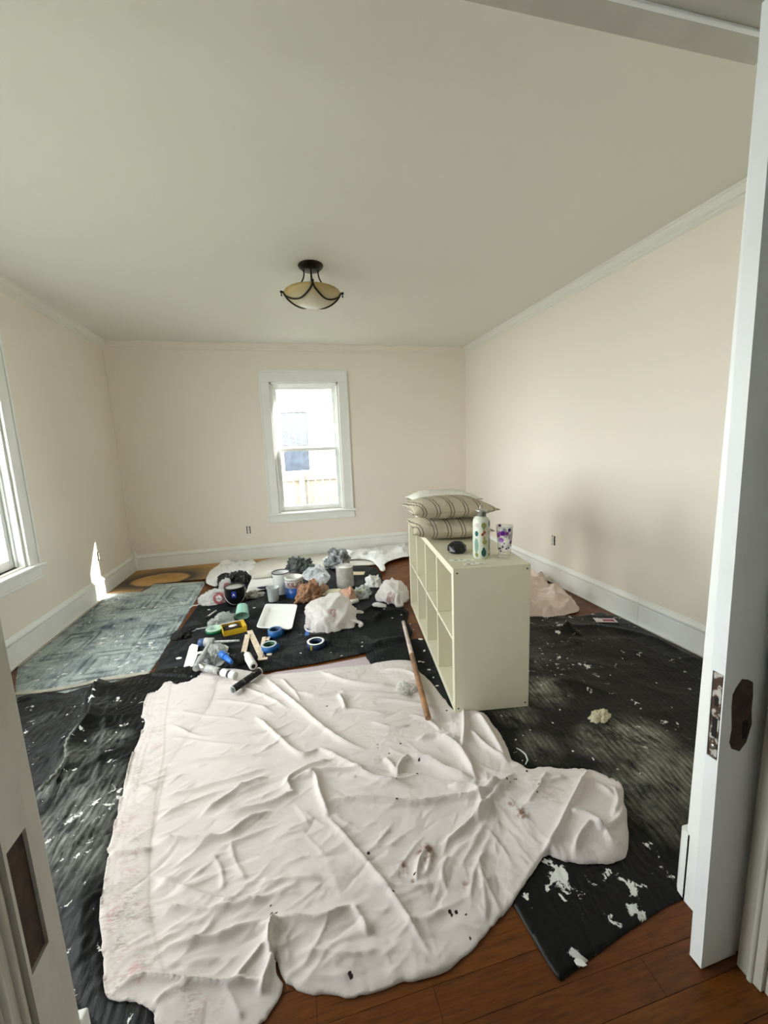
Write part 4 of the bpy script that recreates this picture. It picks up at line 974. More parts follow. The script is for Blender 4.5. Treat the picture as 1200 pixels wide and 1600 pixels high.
MB().lathe([(0, .0582), (.018, .0582), (.018, .0595), (0, .0595)], 20).build('top_button', M_blackmatte, pc)
M_cardp = M_print('printed_card', (.88, .87, .80), [((-.03, 0, 0), (.012, .006, .01), (.05, .05, .04)), ((.0, .006, 0), (.008, .004, .01), (.05, .05, .04)), ((.035, -.004, 0), (.014, .004, .01), (.08, .08, .07))], .6)
for i, (q, w_, d_, r_, lb) in enumerate([((722, 876), .13, .035, -.3, 'pale printed card strip on the shelf edge, lying under the other'), ((742, 882), .11, .03, -.12, 'pale printed card lying uppermost at the shelf end, corner over the edge')]):
    p = F(q[0], q[1], ZT); o = MB().box(-w_/2, w_/2, -d_/2, d_/2, 0, .0008).build('card', M_cardp); o.location = (p.x, p.y+.006, ZT+.0008+i*.0012); o.rotation_euler = (0, 0, r_); tag(o, lb, 'card')
# ------------------------------------------------------------------ things on the floor
def clutter(name, label, cat, px, py, rot=0, group=None, lift=0, back=0):
    p = F(px, py, .015); z = rest(p.x, p.y+back)
    p = F(px, py, z)
    return thing(name, label, cat, (p.x, p.y+back, z+lift), rot, group)
def bail(parent, r, z, drop, ang=0, mat=None, wire=.002, name='handle'):
    P = [(r*math.cos(t), -drop*math.sin(t)*.9, z-drop*.75*math.sin(t)) for t in [math.pi*i/16 for i in range(17)]]
    c, s = math.cos(ang), math.sin(ang)
    MB().tube([(x*c-y*s, x*s+y*c, z_) for x, y, z_ in P], wire, 6).build(name, mat or M_metal, parent)
def ears(parent, r, z, ang, mat):
    for k in (0, math.pi):
        MB().lathe([(0, 0), (.011, 0), (.011, .003), (.004, .006), (0, .006)], 14, Matrix.Rotation(ang+k, 4, 'Z') @ Matrix.Translation((r-.001, 0, z)) @ Matrix.Rotation(math.pi/2, 4, 'Y')).build('handle_ear', mat, parent)
M_canlabel = simple('white_can_label', (.80, .80, .77), .4, var=.03); M_canblue = simple('blue_can_label', (.012, .08, .33), .35, var=.15)
M_wetpaint = simple('white_paint', (.80, .81, .78), .2, var=.02); M_red = simple('dark_red_print', (.20, .03, .03), .5); M_rim = simple('dark_rim', (.05, .06, .09), .4)
M_tin = simple('paint_drips_tin', (.62, .61, .57), .45, var=.12, vs=20)
def gallon(t, body, r=.084, h=.19, paint=M_wetpaint, rim=M_metal, level=.03):
    MB().lathe([(0, 0), (r-.002, 0), (r, .003), (r, h-.008), (r+.0015, h-.005), (r+.0015, h-.001), (r-.002, h), (r-.010, h-.001), (r-.012, h-.006), (r-.0125, h-level), (0, h-level)], 48).build('body', body, t)
    MB().lathe([(r+.0018, h-.004), (r+.0018, h+.001), (r-.011, h+.001), (r-.011, h-.003)], 48, closed=True).build('rim', rim, t)
    MB().lathe([(0, h-level+.001), (r-.0128, h-level+.001), (r-.0128, h-level+.003), (0, h-level+.003)], 40).build('paint', paint, t)
def wraptext(txt, size, r, z, a0, mat, parent, depth=.0008, name='lettering', sx=1.0):
    cu = bpy.data.curves.new('lettering', 'FONT'); cu.body = txt; cu.size = size; cu.extrude = depth; cu.resolution_u = 2; cu.offset = size*.02
    o = bpy.data.objects.new('tmp', cu); COL.objects.link(o); dg = bpy.context.evaluated_depsgraph_get(); me = bpy.data.meshes.new_from_object(o.evaluated_get(dg)); bpy.data.objects.remove(o)
    xs = [v.co.x for v in me.vertices]; w = max(xs)-min(xs); c = (max(xs)+min(xs))/2
    for v in me.vertices:
        a = a0+(v.co.x-c)*sx/r; rr = r+.0006+v.co.z; y = v.co.y
        v.co = (rr*math.cos(a), rr*math.sin(a), z+y)
    me.materials.clear(); me.materials.append(mat); return link(name, me, parent)

# primer can: white above, blue below
k = thing('paint_can', 'open primer can with white upper label, red lettering and blue lower half', 'paint can', (-.030, 3.775, rest(-.03, 3.77)))
r = .084
MB().lathe([(0, 0), (r-.002, 0), (r, .003), (r, .0955), (r-.012, .0955)], 48).build('lower_label', M_canblue, k)
MB().lathe([(r-.012, .096), (r, .096), (r, .182), (r+.0015, .185), (r+.0015, .189), (r-.002, .19), (r-.010, .189), (r-.012, .184), (r-.0125, .14), (0, .14)], 48).build('upper_label', M_canlabel, k)
MB().lathe([(r+.002, .168), (r+.002, .172), (r-.001, .172), (r-.001, .168)], 48, closed=True).build('rim', M_rim, k)
MB().lathe([(0, .141), (r-.0128, .141), (r-.0128, .150), (0, .150)], 40).build('paint', M_wetpaint, k)
a0 = math.atan2(-3.77, .03)+.02
wraptext('KILZ', .056, r, .115, a0-.12, M_red, k, sx=1.0); wraptext('2', .06, r, .115, a0+.78, simple('near_black_print', (.03, .02, .03), .5), k)
MB().loft([(0, 0), (.0008, 0), (.0008, .003), (0, .003)], [(Vector((r*math.cos(a), r*math.sin(a), .107)), Vector((math.cos(a), math.sin(a), 0)), Vector((0, 0, 1))) for a in [a0-.75+.1*i for i in range(14)]]).build('underline', M_red, k)
ears(k, r, .15, a0+math.pi/2, M_metal)
# taller white pail behind it
k = thing('paint_pail', 'tall white pail with a dark rim behind the clear measuring cup', 'pail', (-.150, 3.90, rest(-.15, 3.9)))
MB().lathe([(0, 0), (.072, 0), (.074, .003), (.083, .205), (.0845, .208), (.0815, .208), (.073, .012), (0, .010)], 48).build('body', M_white, k)
MB().lathe([(.0855, .203), (.0855, .212), (.080, .212), (.080, .203)], 48, closed=True).build('rim', M_rim, k)
MB().lathe([(0, .12), (.0765, .12), (.0765, .125), (0, .125)], 40).build('paint', simple('grey_paint', (.45, .48, .48), .3), k)
ears(k, .084, .17, -2.9, M_rim)
# clear measuring cup
M_cup = clear('clear_plastic', (.78, .84, .84), .42, .2)
k = thing('measuring_cup', 'clear plastic measuring cup standing left of the primer can', 'cup', (-.222, 3.70, rest(-.222, 3.7)))
MB().lathe([(0, 0), (.046, 0), (.0475, .004), (.056, .125), (.0605, .127), (.0605, .131), (.054, .131), (.0455, .006), (0, .005)], 40).build('body', M_cup, k)
MB().lathe([(0, .0065), (.046, .0065), (.049, .05), (0, .05)], 32).build('residue', simple('pale_residue', (.6, .67, .66), .5, var=.15, vs=30), k)
mk = MB()
for i in range(4): mk.loft([(0, 0), (.0006, 0), (.0006, .002), (0, .002)], [(Vector(((.050+.0055*i/3*1.3)*math.cos(a), (.050+.0055*i/3*1.3)*math.sin(a), .04+.02*i)), Vector((math.cos(a), math.sin(a), 0)), Vector((0, 0, 1))) for a in [-1.9, -1.75, -1.6]])
mk.build('measure_marks', simple('grey_print', (.3, .34, .36), .6), k, kind='stuff')
# white gallon can on the right
k = thing('paint_can', 'closed white paint can with dark handle ears on bare black blanket', 'paint can', (.47, 3.89, rest(.47, 3.89)))
gallon(k, M_tin, .086, .205, M_wetpaint, M_tin, .008); ears(k, .086, .165, 2.9, M_dark); bail(k, .088, .165, .05, 2.9+math.pi)
# black pot with grey paint
k = thing('paint_can', 'black paint can with a blue label square and wire handle hanging in front', 'paint can', (-.560, 3.745, rest(-.56, 3.74)))
gallon(k, M_black, .088, .165, simple('grey_lid_paint', (.42, .43, .40), .35, var=.15, vs=20), M_black, .006); aa = math.atan2(-3.74, .56)
MB().loft([(0, 0), (.001, 0), (.001, .055), (0, .055)], [(Vector((.088*math.cos(a), .088*math.sin(a), .088)), Vector((math.cos(a), math.sin(a), 0)), Vector((0, 0, 1))) for a in [aa-.35, aa-.2, aa-.05, aa+.1]]).build('label', simple('blue_label', (.02, .04, .32), .4, var=.3, vs=60), k)
wraptext('A', .03, .0895, .105, aa-.14, M_white, k); ears(k, .088, .13, aa+math.pi/2+.1, M_metal); bail(k, .094, .13, .13, aa+math.pi/2, M_metal, .0022)

# deep white tray
def quadtray(name, label, cat, px, z1, inset, mat, flip=False, wall=.004, base=None):
    C = [F(a, b, z1) for a, b in px]; c = sum(C, Vector())/len(C)
    z0 = base if base is not None else rest(c.x, c.y)
    t = thing(name, label, cat, (c.x, c.y, z0))
    h = z1-z0
    def rr(scale, zz, rad=.035, n=5):
        Q = [(p-c)*scale for p in C]; out = []
        for i, p in enumerate(Q):
            a = (Q[i-1]-p); b = (Q[(i+1) % len(Q)]-p); a.z = b.z = 0; a.normalize(); b.normalize()
            for k_ in range(n):
                f = k_/(n-1); q = p+a*rad*(1-f)**2+b*rad*f**2; out.append(Vector((q.x, q.y, zz)))
        return out
    if not flip: L_ = [rr(1-inset, 0), rr(1-inset*.12, h-.004), rr(1, h-.004), rr(1, h), rr(1-inset*.15-.02, h), rr(1-inset-.02, .005)]
    else: L_ = [rr(1, .0), rr(1, .004), rr(1-inset*.3, .006), rr(1-inset, h), rr(1-inset-.03, h-.002)]
    m = MB(); R_ = [[m.bm.verts.new(v) for v in l] for l in L_]
    n = len(R_[0])
    for A, B in zip(R_, R_[1:]):
        for i in range(n): m._f([A[i], A[(i+1) % n], B[(i+1) % n], B[i]], True)
    m._f(R_[0][::-1]); m._f(R_[-1])
    m.build('tray_body', mat, t); return t, C, c, h
t, C, c, h = quadtray('paint_tray', 'empty deep white plastic tray lying open in the middle of the black blanket', 'tray', [(400, 980), (456, 983), (465, 944), (415, 943)], .062, .20, M_white)
t, C, c, h = quadtray('paint_tray', 'white paint tray turned upside down on the drop cloth edge', 'tray', [(383, 921), (430, 911), (429, 889), (394, 897)], .075, .12, M_canlabel, flip=True, base=.034)
MB().box(-.09, .10, .0, .17, .0415, .062, .012).build('raised_well', M_canvas, t)
MB().box(-.125, .13, -.245, -.225, .004, .03, .004).build('lip', M_rim, t)

# masking tapes
def tape(label, px, py, r, hh, side, core, face, back=0, tilt=None):
    t = clutter('tape_roll', label, 'tape roll', px, py, back=r)
    MB().lathe([(r*.72, 0), (r, 0), (r, hh), (r*.72, hh)], 44, closed=True).build('tape_body', [side], t)
    MB().lathe([(r*.72, hh+.0003), (r-.001, hh+.0003), (r-.001, hh+.0012), (r*.72, hh+.0012)], 44, closed=True).build('top_face', face, t)
    MB().lathe([(r*.68, .001), (r*.717, .001), (r*.717, hh-.001), (r*.68, hh-.001)], 44, closed=True).build('core', core, t)
    MB().lathe([(0, .0006), (r*.67, .0006), (r*.67, .0016), (0, .0016)], 30).build('liner', core, t)
    if tilt: t.rotation_euler = tilt
    MB().box(r-.001, r+.014, -.004, .001, .004, hh-.004).build('tape_tail', side, t)
    return t
M_bt = simple('blue_tape', (.008, .11, .36), .5, var=.08); M_bt2 = simple('blue_tape_face', (.10, .22, .42), .6); M_navy = simple('navy_core', (.01, .03, .09), .6); M_gc = simple('green_core', (.01, .07, .02), .6); M_ltf = simple('pale_blue_face', (.48, .58, .62), .6)
tape('blue masking tape roll with a navy core, nearest the white tray', 430, 998, .052, .050, M_bt, M_navy, M_bt2)
tape('blue masking tape roll with a green core beside the wooden sticks', 421, 1022, .053, .046, M_bt, M_gc, M_ltf)
t = tape('dark roll of tape with a white top ring, alone near the pole', 495, 1017, .062, .042, M_navy, M_navy, M_white)
MB().box(-.042, -.030, -.0555, -.0515, .006, .036).build('yellow_tag', simple('yellow_label', (.55, .40, .03), .5), t)
t = clutter('ribbon_spool', 'round green spool with a pale face left of the yellow box', 'spool', 334, 991, back=.05)
MB().lathe([(0, .0), (.066, .0), (.066, .022), (0, .022)], 40).build('tape_body', simple('green_tape', (.0, .14, .05), .4), t)
MB().lathe([(0, .0222), (.060, .0222), (.064, .0265), (.058, .029), (.014, .029), (.014, .0275), (0, .0275)], 40).build('face', simple('mint_face', (.42, .62, .50), .5, var=.15, vs=20), t)
# wooden sticks
M_stick = simple('pine_stick', (.72, .60, .46), .7, var=.1, vs=30, bmp=.1)
def stick(label, a, b, w, lift=.0, name='wooden_stick', th=.006, mat=None):
    P, Q = F(*a, .02), F(*b, .02); z = max(rest(P.x, P.y), rest(Q.x, Q.y), rest((P.x+Q.x)/2, (P.y+Q.y)/2))+lift
    P, Q = F(*a, z), F(*b, z); L_ = (Q-P).length; r_ = math.atan2(Q.y-P.y, Q.x-P.x)
    o = MB().box(0, L_, -w/2, w/2, 0, th, .001).build(name, mat or M_stick); o.location = (P.x, P.y, z); o.rotation_euler = (0, 0, r_); tag(o, label, 'stick', None); return o
stick('longest pale wooden stick, slanting from the yellow box toward the tape', (390, 986), (410, 1029), .040, .0)
stick('pale wooden stick standing nearly upright left of the slanting one', (387, 992), (379, 1029), .036, .0075)
stick('short pale wooden stick just left of the green cored tape, crossing others', (413, 996), (406, 1031), .028, .0075)
stick('narrow pale wooden stick partly hidden by the green cored tape', (420, 996), (418, 1001), .026, .0075)
stick('small square stub of pale wood below the green cored tape', (417, 1023), (425, 1023), .022, .0)
stick('short wooden piece lying crosswise over the near ends of the sticks', (404, 1031), (418, 1029), .026, .014)

# yellow and black box of blades
t = clutter('utility_box', 'open black and yellow cardboard tool box on the black blanket', 'box', 366, 986, .28)
M_yel = simple('yellow_card', (.72, .46, .02), .5, var=.1)
MB().box(-.085, .060, -.07, .07, 0, .004).box(-.085, -.082, -.07, .07, .004, .05).box(-.085, .06, -.07, -.067, .004, .045).box(-.085, .06, .067, .07, .004, .05).build('carton', M_yel, t)
MB().box(.0603, .085, -.07, .07, 0, .052, .002).build('side_panel', M_yel, t)
MB().box(-.06, .045, -.03, .055, .005, .04, .006).build('tool_body', M_black, t)
MB().lathe([(0, .041), (.024, .041), (.024, .043), (0, .043)], 24, Matrix.Translation((-.005, .012, 0)) @ Matrix.Scale(1.3, 4, (1, 0, 0))).build('badge', M_white, t)
MB().tube([(-.08, -.045, .034), (.03, -.045, .036)], .012, 10).build('grip', M_blackmatte, t)
MB().box(-.081, .07, .056, .064, .0505, .053).build('flap', M_canlabel, t)
# handle tool with blue cap and white shaft
def rod(name, label, cat, a, b, rads, mats, pieces, lift=0):
    P, Q = F(*a, .03), F(*b, .03); z = max(rest(P.x, P.y), rest(Q.x, Q.y), rest((P.x+Q.x)/2, (P.y+Q.y)/2))+max(rads)+lift
    P, Q = F(*a, z), F(*b, z); L_ = (Q-P).length; t = thing(name, label, cat, P, math.atan2(Q.y-P.y, Q.x-P.x))
    Mx = Matrix.Rotation(math.pi/2, 4, 'Y')
    for nm, f0, f1, r0_, r1_, mt in pieces:
        MB().lathe([(0, f0*L_), (r0_*.9, f0*L_), (r0_, f0*L_+.002), (r1_, f1*L_-.002), (r1_*.9, f1*L_), (0, f1*L_)], 20, Mx).build(nm, mt, t)
    return t, L_
M_smear = M_blanket('paint_smeared_plastic', (.25, .27, .27), (.7, .7, .68), (.4, .6), .9, rough=.4)
M_bluep = simple('blue_handle', (.06, .12, .30), .4, var=.2); M_bright = simple('bright_blue_plastic', (.02, .15, .55), .4, var=.15, vs=12)
t, _ = rod('paint_roller', 'paint smeared roller handle with a dark blue end, below the green spool', 'tool', (311, 1004), (374, 1001), [.03], None, [('blue_end', 0, .14, .026, .03, M_bluep), ('collar', .141, .36, .032, .030, M_smear), ('shaft', .361, 1, .010, .008, M_smear)])
t, _ = rod('paint_roller', 'whitish roller leaning under the crumpled plastic', 'tool', (327, 1006), (306, 1045), [.022], None, [('shaft', 0, .6, .013, .018, M_smear), ('ferrule', .601, 1, .024, .02, M_smear)], lift=.02)
t, _ = rod('extension_pole', 'grey and white taped extension pole end touching the white sheet', 'pole', (308, 1040), (368, 1056), [.024], None, [('socket', 0, .25, .026, .024, M_metal), ('grip', .251, .60, .022, .022, M_smear), ('black_band', .601, .66, .0225, .0225, M_black), ('white_end', .661, .82, .022, .022, M_white), ('black_end', .821, .87, .0225, .0225, M_black), ('tip', .871, 1, .023, .022, M_white)], lift=.012)
M_sleeve = M_blanket('speckled_black_sleeve', (.008, .008, .008), (.5, .5, .5), (.58, .66), .9, rough=.7, sc=8)
t, Lq = rod('roller_sleeve', 'black speckled roller sleeve in clear wrap lying on the white sheet', 'roller sleeve', (363, 1078), (405, 1049), [.022], None, [('sleeve', 0, 1, .020, .020, M_sleeve), ('wrap_end', .0, .02, .023, .023, M_cup)], lift=.004)
MB().lathe([(.0205, Lq), (.024, Lq), (.024, Lq+.006), (.0205, Lq+.006)], 20, Matrix.Rotation(math.pi/2, 4, 'Y'), closed=True).build('end_ring', M_metal, t)
t, Lq = rod('roller_cover', 'short white paint roller cover with a dark hollow core', 'roller cover', (386, 1024), (396, 1041), [.026], None, [('nap', 0, 1, .026, .026, simple('white_nap', (.78, .77, .72), .95, bmp=.4))])
MB().lathe([(0, Lq+.0004), (.013, Lq+.0004), (.013, Lq+.001), (0, Lq+.001)], 20, Matrix.Rotation(math.pi/2, 4, 'Y')).build('core', M_dark, t)
t, _ = rod('brush', 'bright blue handled tool pointing into the black glove', 'tool', (346, 1021), (362, 1035), [.022], None, [('knob', 0, .42, .022, .024, M_bright), ('handle', .421, 1, .019, .012, M_bright)], lift=.03)
t, _ = rod('putty_brush', 'slim black and white handled tool behind the green spool', 'tool', (321, 966), (338, 954), [.012], None, [('black_end', 0, .22, .009, .010, M_black), ('white_shaft', .221, 1, .008, .006, M_white)], lift=.004)
t, Lq = rod('wood_pole', 'long wooden pole, whitened toward its far end, lying by the shelf', 'pole', (669, 1122), (630, 969), [.016], None, [('bare_wood', 0, .55, .0155, .0155, simple('brown_pole_wood', (.33, .17, .08), .5, var=.3, vs=12, bmp=.2)), ('painted_end', .5505, 1, .0155, .013, simple('whitened_pole_wood', (.60, .50, .43), .6, var=.25, vs=18))], lift=.012)
t.rotation_euler.y = .012
# white T-shaped shield
t = clutter('paint_shield', 'white T shaped paint shield at the left front of the tools', 'shield', 299, 1026)
def pc_(l, z): return [((F(a, b, z)-t.location).x, (F(a, b, z)-t.location).y) for a, b in l]
zz = t.location.z+.006
MB().prism(pc_([(286, 1045), (300, 1044), (303, 1038), (309, 1022), (318, 1020), (318, 1017), (308, 1019), (310, 1008), (300, 1006), (296, 1010)], zz), .002, .007).build('blade', M_white, t)
# grey card under plastic
t = clutter('card_wedge', 'pale grey folded card among the tools', 'card', 345, 1015)
zz = t.location.z+.012
def pc2(l, z): return [((F(a, b, z)-t.location).x, (F(a, b, z)-t.location).y) for a, b in l]
MB().prism(pc2([(325, 1017), (332, 1010), (352, 1007), (357, 1010), (356, 1016), (340, 1024), (330, 1028)], zz), .006, .010).build('upper_flap', simple('grey_card', (.50, .50, .45), .8), t)
MB().prism(pc2([(338, 1029), (352, 1031), (345, 1038), (336, 1040)], zz), .002, .005).build('lower_flap', simple('grey_card', (.50, .50, .45), .8), t)

# crumpled things
def crumple(name, label, cat, px, py, size, seed, mat, amp=.35, f=3.0, rot=0, sub=4, back=0, flat=.12, parts=None, facet=True, lift=0):
    t = clutter(name, label, cat, px, py, rot, back=back, lift=lift)
    bm = bmesh.new(); bmesh.ops.create_icosphere(bm, subdivisions=sub, radius=1)
    for v in bm.verts:
        n_ = v.co.normalized(); p = n_*f+Vector((seed*3.7, seed*1.3, seed*.7))
        w = mnoise.noise(p*.6)*.5
        q = p+Vector((w, w, w)); rd = 1-abs(mnoise.noise(q))*2
        rd2 = 1-abs(mnoise.noise(q*2.3+Vector((5, 2, 1))))*2
        k_ = 1+amp*(.55*rd+.35*rd2-.5)+amp*.6*mnoise.noise(n_*1.3+Vector((seed, 0, 0)))
        co = n_*k_; co.z = max(co.z, -flat)+flat
        v.co = Vector((co.x*size[0]/2, co.y*size[1]/2, co.z*size[2]))
    for fc in bm.faces: fc.smooth = not facet or True
    me = bpy.data.meshes.new('crumple'); bm.to_mesh(me); bm.free(); me.materials.append(mat)
    link('crumpled_body', me, t); return t
def translucent(name, col, rough=.3, tl=.42, clearness=.0, pr=None):
    m, nt, b = newmat(name); out = nt.nodes['Material Output']; b.inputs['Roughness'].default_value = rough
    v = coords(nt); c = ramp(nt, ntex(nt, v, 12, 4), [(.35, tuple(x*.86 for x in col)), (.65, col)])
    if pr:
        ctr, rad, pc0, shape = pr
        mp = N(nt, 'ShaderNodeMapping'); mp.vector_type = 'TEXTURE'; mp.inputs['Location'].default_value = ctr; mp.inputs['Scale'].default_value = (rad, rad, rad); nt.links.new(v, mp.inputs[0])
        ln = N(nt, 'ShaderNodeVectorMath', operation='LENGTH'); nt.links.new(mp.outputs[0], ln.inputs[0]); dd = ln.outputs['Value']
        if shape == 'ring': f = math_(nt, 'MAXIMUM', math_(nt, 'LESS_THAN', dd, .32), math_(nt, 'MULTIPLY', math_(nt, 'GREATER_THAN', dd, .58), math_(nt, 'LESS_THAN', dd, .95)))
        else: f = math_(nt, 'MULTIPLY', math_(nt, 'LESS_THAN', dd, 1.0), step(nt, ntex(nt, coords(nt, (1, 3, 1)), 42, 3), .48, .52))
        c = mix(nt, f, c, pc0)
    nt.links.new(c, b.inputs['Base Color']); bump(nt, b, ntex(nt, v, 45, 5, .6, 1.0), .5, .006)
    tl_ = N(nt, 'ShaderNodeBsdfTranslucent'); tl_.inputs[0].default_value = (*col, 1)
    ms = N(nt, 'ShaderNodeMixShader'); ms.inputs[0].default_value = tl; nt.links.new(b.outputs[0], ms.inputs[1]); nt.links.new(tl_.outputs[0], ms.inputs[2]); last = ms
    if clearness:
        t_ = N(nt, 'ShaderNodeBsdfTransparent'); m2 = N(nt, 'ShaderNodeMixShader'); m2.inputs[0].default_value = clearness; nt.links.new(ms.outputs[0], m2.inputs[1]); nt.links.new(t_.outputs[0], m2.inputs[2]); last = m2
    nt.links.new(last.outputs[0], out.inputs[0]); return m
M_bag = translucent('white_carrier_plastic', (.95, .92, .90), pr=((-.02, -.10, .12), .05, (.55, .05, .10), 'noise'))
M_bag2 = translucent('white_carrier_plastic_pink', (.95, .93, .91), pr=((-.05, -.09, .05), .06, (.62, .28, .30), 'noise'))
M_bag3 = translucent('white_store_bag', (.86, .86, .85), pr=((.04, -.055, .045), .058, (.55, .01, .03), 'ring'))
def loop(t, pts, r=.006, mat=None, name='handle_loop'):
    m = MB(); P = catmull([p[:2] for p in pts], 6, False); Z = np.interp(np.linspace(0, 1, len(P)), np.linspace(0, 1, len(pts)), [p[2] for p in pts])
    m.tube([(a[0], a[1], z) for a, z in zip(P, Z)], r, 8); return m.build(name, mat, t)
t = crumple('carrier_bag', 'large crumpled white carrier bag with pink print, biggest bag on the floor', 'bag', 522, 985, (.41, .35, .20), 3, M_bag, .30, 1.5, .0, 5, back=.15)
loop(t, [(.15, -.06, .07), (.20, -.05, .075), (.245, -.03, .06), (.24, .02, .05), (.20, .035, .055), (.15, .03, .07)], .0075, M_bag)
loop(t, [(-.17, -.04, .05), (-.21, -.06, .03), (-.20, -.12, .015), (-.15, -.16, .012)], .007, M_bag)
loop(t, [(.10, -.10, .06), (.17, -.12, .04), (.215, -.15, .02), (.19, -.165, .012)], .013, M_bag, 'knotted_end')
t = crumple('carrier_bag', 'round tied white bag with pink print beside the shelf', 'bag', 618, 944, (.27, .27, .16), 8, M_bag2, .28, 1.6, .3, 5, back=.12)
loop(t, [(-.02, -.13, .10), (-.05, -.15, .05), (-.06, -.18, .015), (-.02, -.19, .012), (.0, -.15, .03)], .016, M_bag2, 'knotted_end')
t = crumple('carrier_bag', 'flattened white store bag with red ring print left of the black paint can', 'bag', 334, 945, (.26, .17, .10), 14, M_bag3, .38, 2.2, .15, 5, back=.08)
loop(t, [(-.11, -.03, .03), (-.15, -.05, .012), (-.18, -.04, .01), (-.21, -.07, .008)], .006, M_bag3)
crumple('bag_end', 'upright white twisted bag end behind the black paint can', 'bag', 352, 925, (.13, .10, .10), 15, M_bag3, .5, 2.2, 0, 4, back=.05)
t = crumple('paper_bag', 'crumpled brown bag right of the primer can', 'bag', 484, 941, (.25, .18, .13), 5, simple('brown_kraft', (.38, .20, .11), .6, var=.15, vs=14, bmp=.4), .6, 2.2, .4, 5, back=.09)
crumple('bag_neck', 'small twisted tan neck of crumpled brown bag', 'bag', 507, 925, (.10, .07, .06), 6, simple('tan_kraft', (.48, .32, .22), .6, var=.2, vs=20, bmp=.4), .5, 2.5, .4, 4, back=.03)
t = crumple('bin_bag', 'crumpled dark grey bin bag on the drop cloth', 'bag', 467, 893, (.30, .20, .12), 9, simple('grey_bin_bag', (.13, .15, .14), .25, var=.5, vs=12, bmp=.6, spec=.6), .6, 2.8, .2, 5, back=.10)
t = crumple('bin_bag', 'silvery grey bag of waste on the drop cloth behind the closed white can', 'bag', 530, 889, (.28, .22, .17), 12, simple('silver_bag', (.42, .44, .47), .25, var=.5, vs=12, bmp=.6, spec=.6), .6, 2.6, 0, 5, back=.12)
crumple('crumpled_paper', 'crumpled white paper between the round tied bag and the closed can', 'paper', 585, 917, (.17, .13, .09), 17, simple('scrap_paper', (.78, .79, .76), .8, var=.05), .6, 2.8, 0, 4, back=.05)
t = crumple('plastic_wrap', 'clear crumpled wrap with a yellow green label in front of the white paper', 'wrap', 565, 936, (.20, .16, .07), 18, translucent('clear_wrap', (.72, .76, .74), .15, .2, .3), .6, 3, 0, 4, back=.07)
MB().box(-.05, .04, -.045, .02, .062, .066, .001, Matrix.Rotation(.5, 4, 'Z')).build('label', simple('lime_label', (.50, .52, .10), .5, var=.2, vs=20), t)
t = crumple('plastic_wrap', 'flat pale yellow and white wrapper above the large carrier bag', 'wrap', 528, 930, (.28, .09, .035), 19, simple('pale_yellow_wrapper', (.72, .70, .48), .5, var=.15, vs=9), .5, 2.6, -.1, 4, back=.04)
crumple('paper_scrap', 'peach coloured crumpled paper behind the large carrier bag', 'paper', 546, 943, (.13, .10, .11), 20, simple('peach_paper', (.62, .36, .25), .7, var=.1), .5, 2.4, 0, 4, back=.06)
crumple('paper_scrap', 'small flat white scrap left of the round tied bag, on the blanket', 'paper', 594, 949, (.12, .06, .025), 21, M_canlabel, .5, 2.6, -.5, 4, back=.03)
t = crumple('plastic_wrap', 'crumpled clear plastic film behind the green spool', 'wrap', 345, 979, (.22, .17, .06), 22, translucent('clear_film', (.74, .78, .74), .15, .35, .5), .5, 2.4, .6, 5, back=.07)
loop(t, [(-.09, -.02, .02), (-.14, .0, .01), (-.19, .03, .01), (-.22, .04, .012), (-.23, .02, .01), (-.205, .015, .01)], .005, M_cup)
crumple('plastic_wrap', 'grey crumpled film heap over the roller frame', 'wrap', 336, 1036, (.13, .17, .065), 23, translucent('grey_film', (.62, .66, .65), .15, .3, .45), .55, 2.4, .2, 5, back=.07)
crumple('work_glove', 'black cloth glove under the white roller cover', 'glove', 371, 1040, (.17, .10, .05), 24, M_blackmatte, .4, 2.2, .3, 4, back=.04)
crumple('work_glove', 'black work glove at the left edge of the black blanket', 'glove', 281, 1000, (.13, .11, .05), 25, M_blackmatte, .4, 2.2, 0, 4, back=.04)
stick('black putty knife handle pointing away from the left glove', (287, 991), (304, 983), .022, .01, 'putty_knife', .014, M_black)
crumple('black_bag', 'black plastic bag slumped behind the black paint can', 'bag', 358, 916, (.22, .15, .09), 26, simple('black_bin_plastic', (.012, .012, .012), .25, spec=.6, bmp=.5), .6, 2.6, .4, 5, back=.12)
crumple('black_bag', 'dark bundle with a pale stripe in front of the upturned tray', 'bag', 379, 912, (.16, .16, .10), 27, M_sleeve, .5, 2.4, 0, 4, back=.06)
crumple('crumpled_tissue', 'wispy crumpled clear tape ball on the sheet beside the pole', 'tape ball', 636, 1082, (.085, .10, .028), 28, translucent('wispy_tape', (.95, .95, .90), .3, .5, .5), .9, 3.2, 0, 5, back=.03)
crumple('crumpled_paper', 'cream crumpled paper alone on the glossy black blanket', 'paper', 944, 1129, (.105, .06, .035), 29, simple('cream_paper', (.66, .60, .42), .7, var=.08), .8, 2.6, .15, 4, back=.03)
crumple('rag', 'grey white rag scraps right of the black paint can', 'rag', 392, 936, (.20, .13, .04), 31, simple('dirty_rag', (.42, .40, .36), .9, var=.4, vs=14), .7, 3, .3, 4, back=.05)
t = clutter('plastic_cup', 'mint plastic cup lying on its side below the black can', 'cup', 378, 974, back=.05)
MB().lathe([(0, .098), (.040, .098), (.0425, .094), (.055, .004), (.058, 0), (.054, 0), (.040, .092), (0, .094)], 36, Matrix.Rotation(-math.radians(52), 4, 'X')).build('body', clear('mint_plastic', (.34, .62, .52), .62, .25), t)
t.location.z += .042
t = clutter('cardboard_square', 'small square of tan cardboard behind the closed white can', 'cardboard', 559, 896)
MB().box(-.075, .075, -.055, .055, .0, .004, .001, Matrix.Rotation(-.3, 4, 'Z')).build('card', simple('tan_card', (.62, .50, .34), .8), t)
t = clutter('sandpaper_pack', 'blue and black sandpaper packet in front of the large carrier bag', 'packet', 493, 988, -.15)
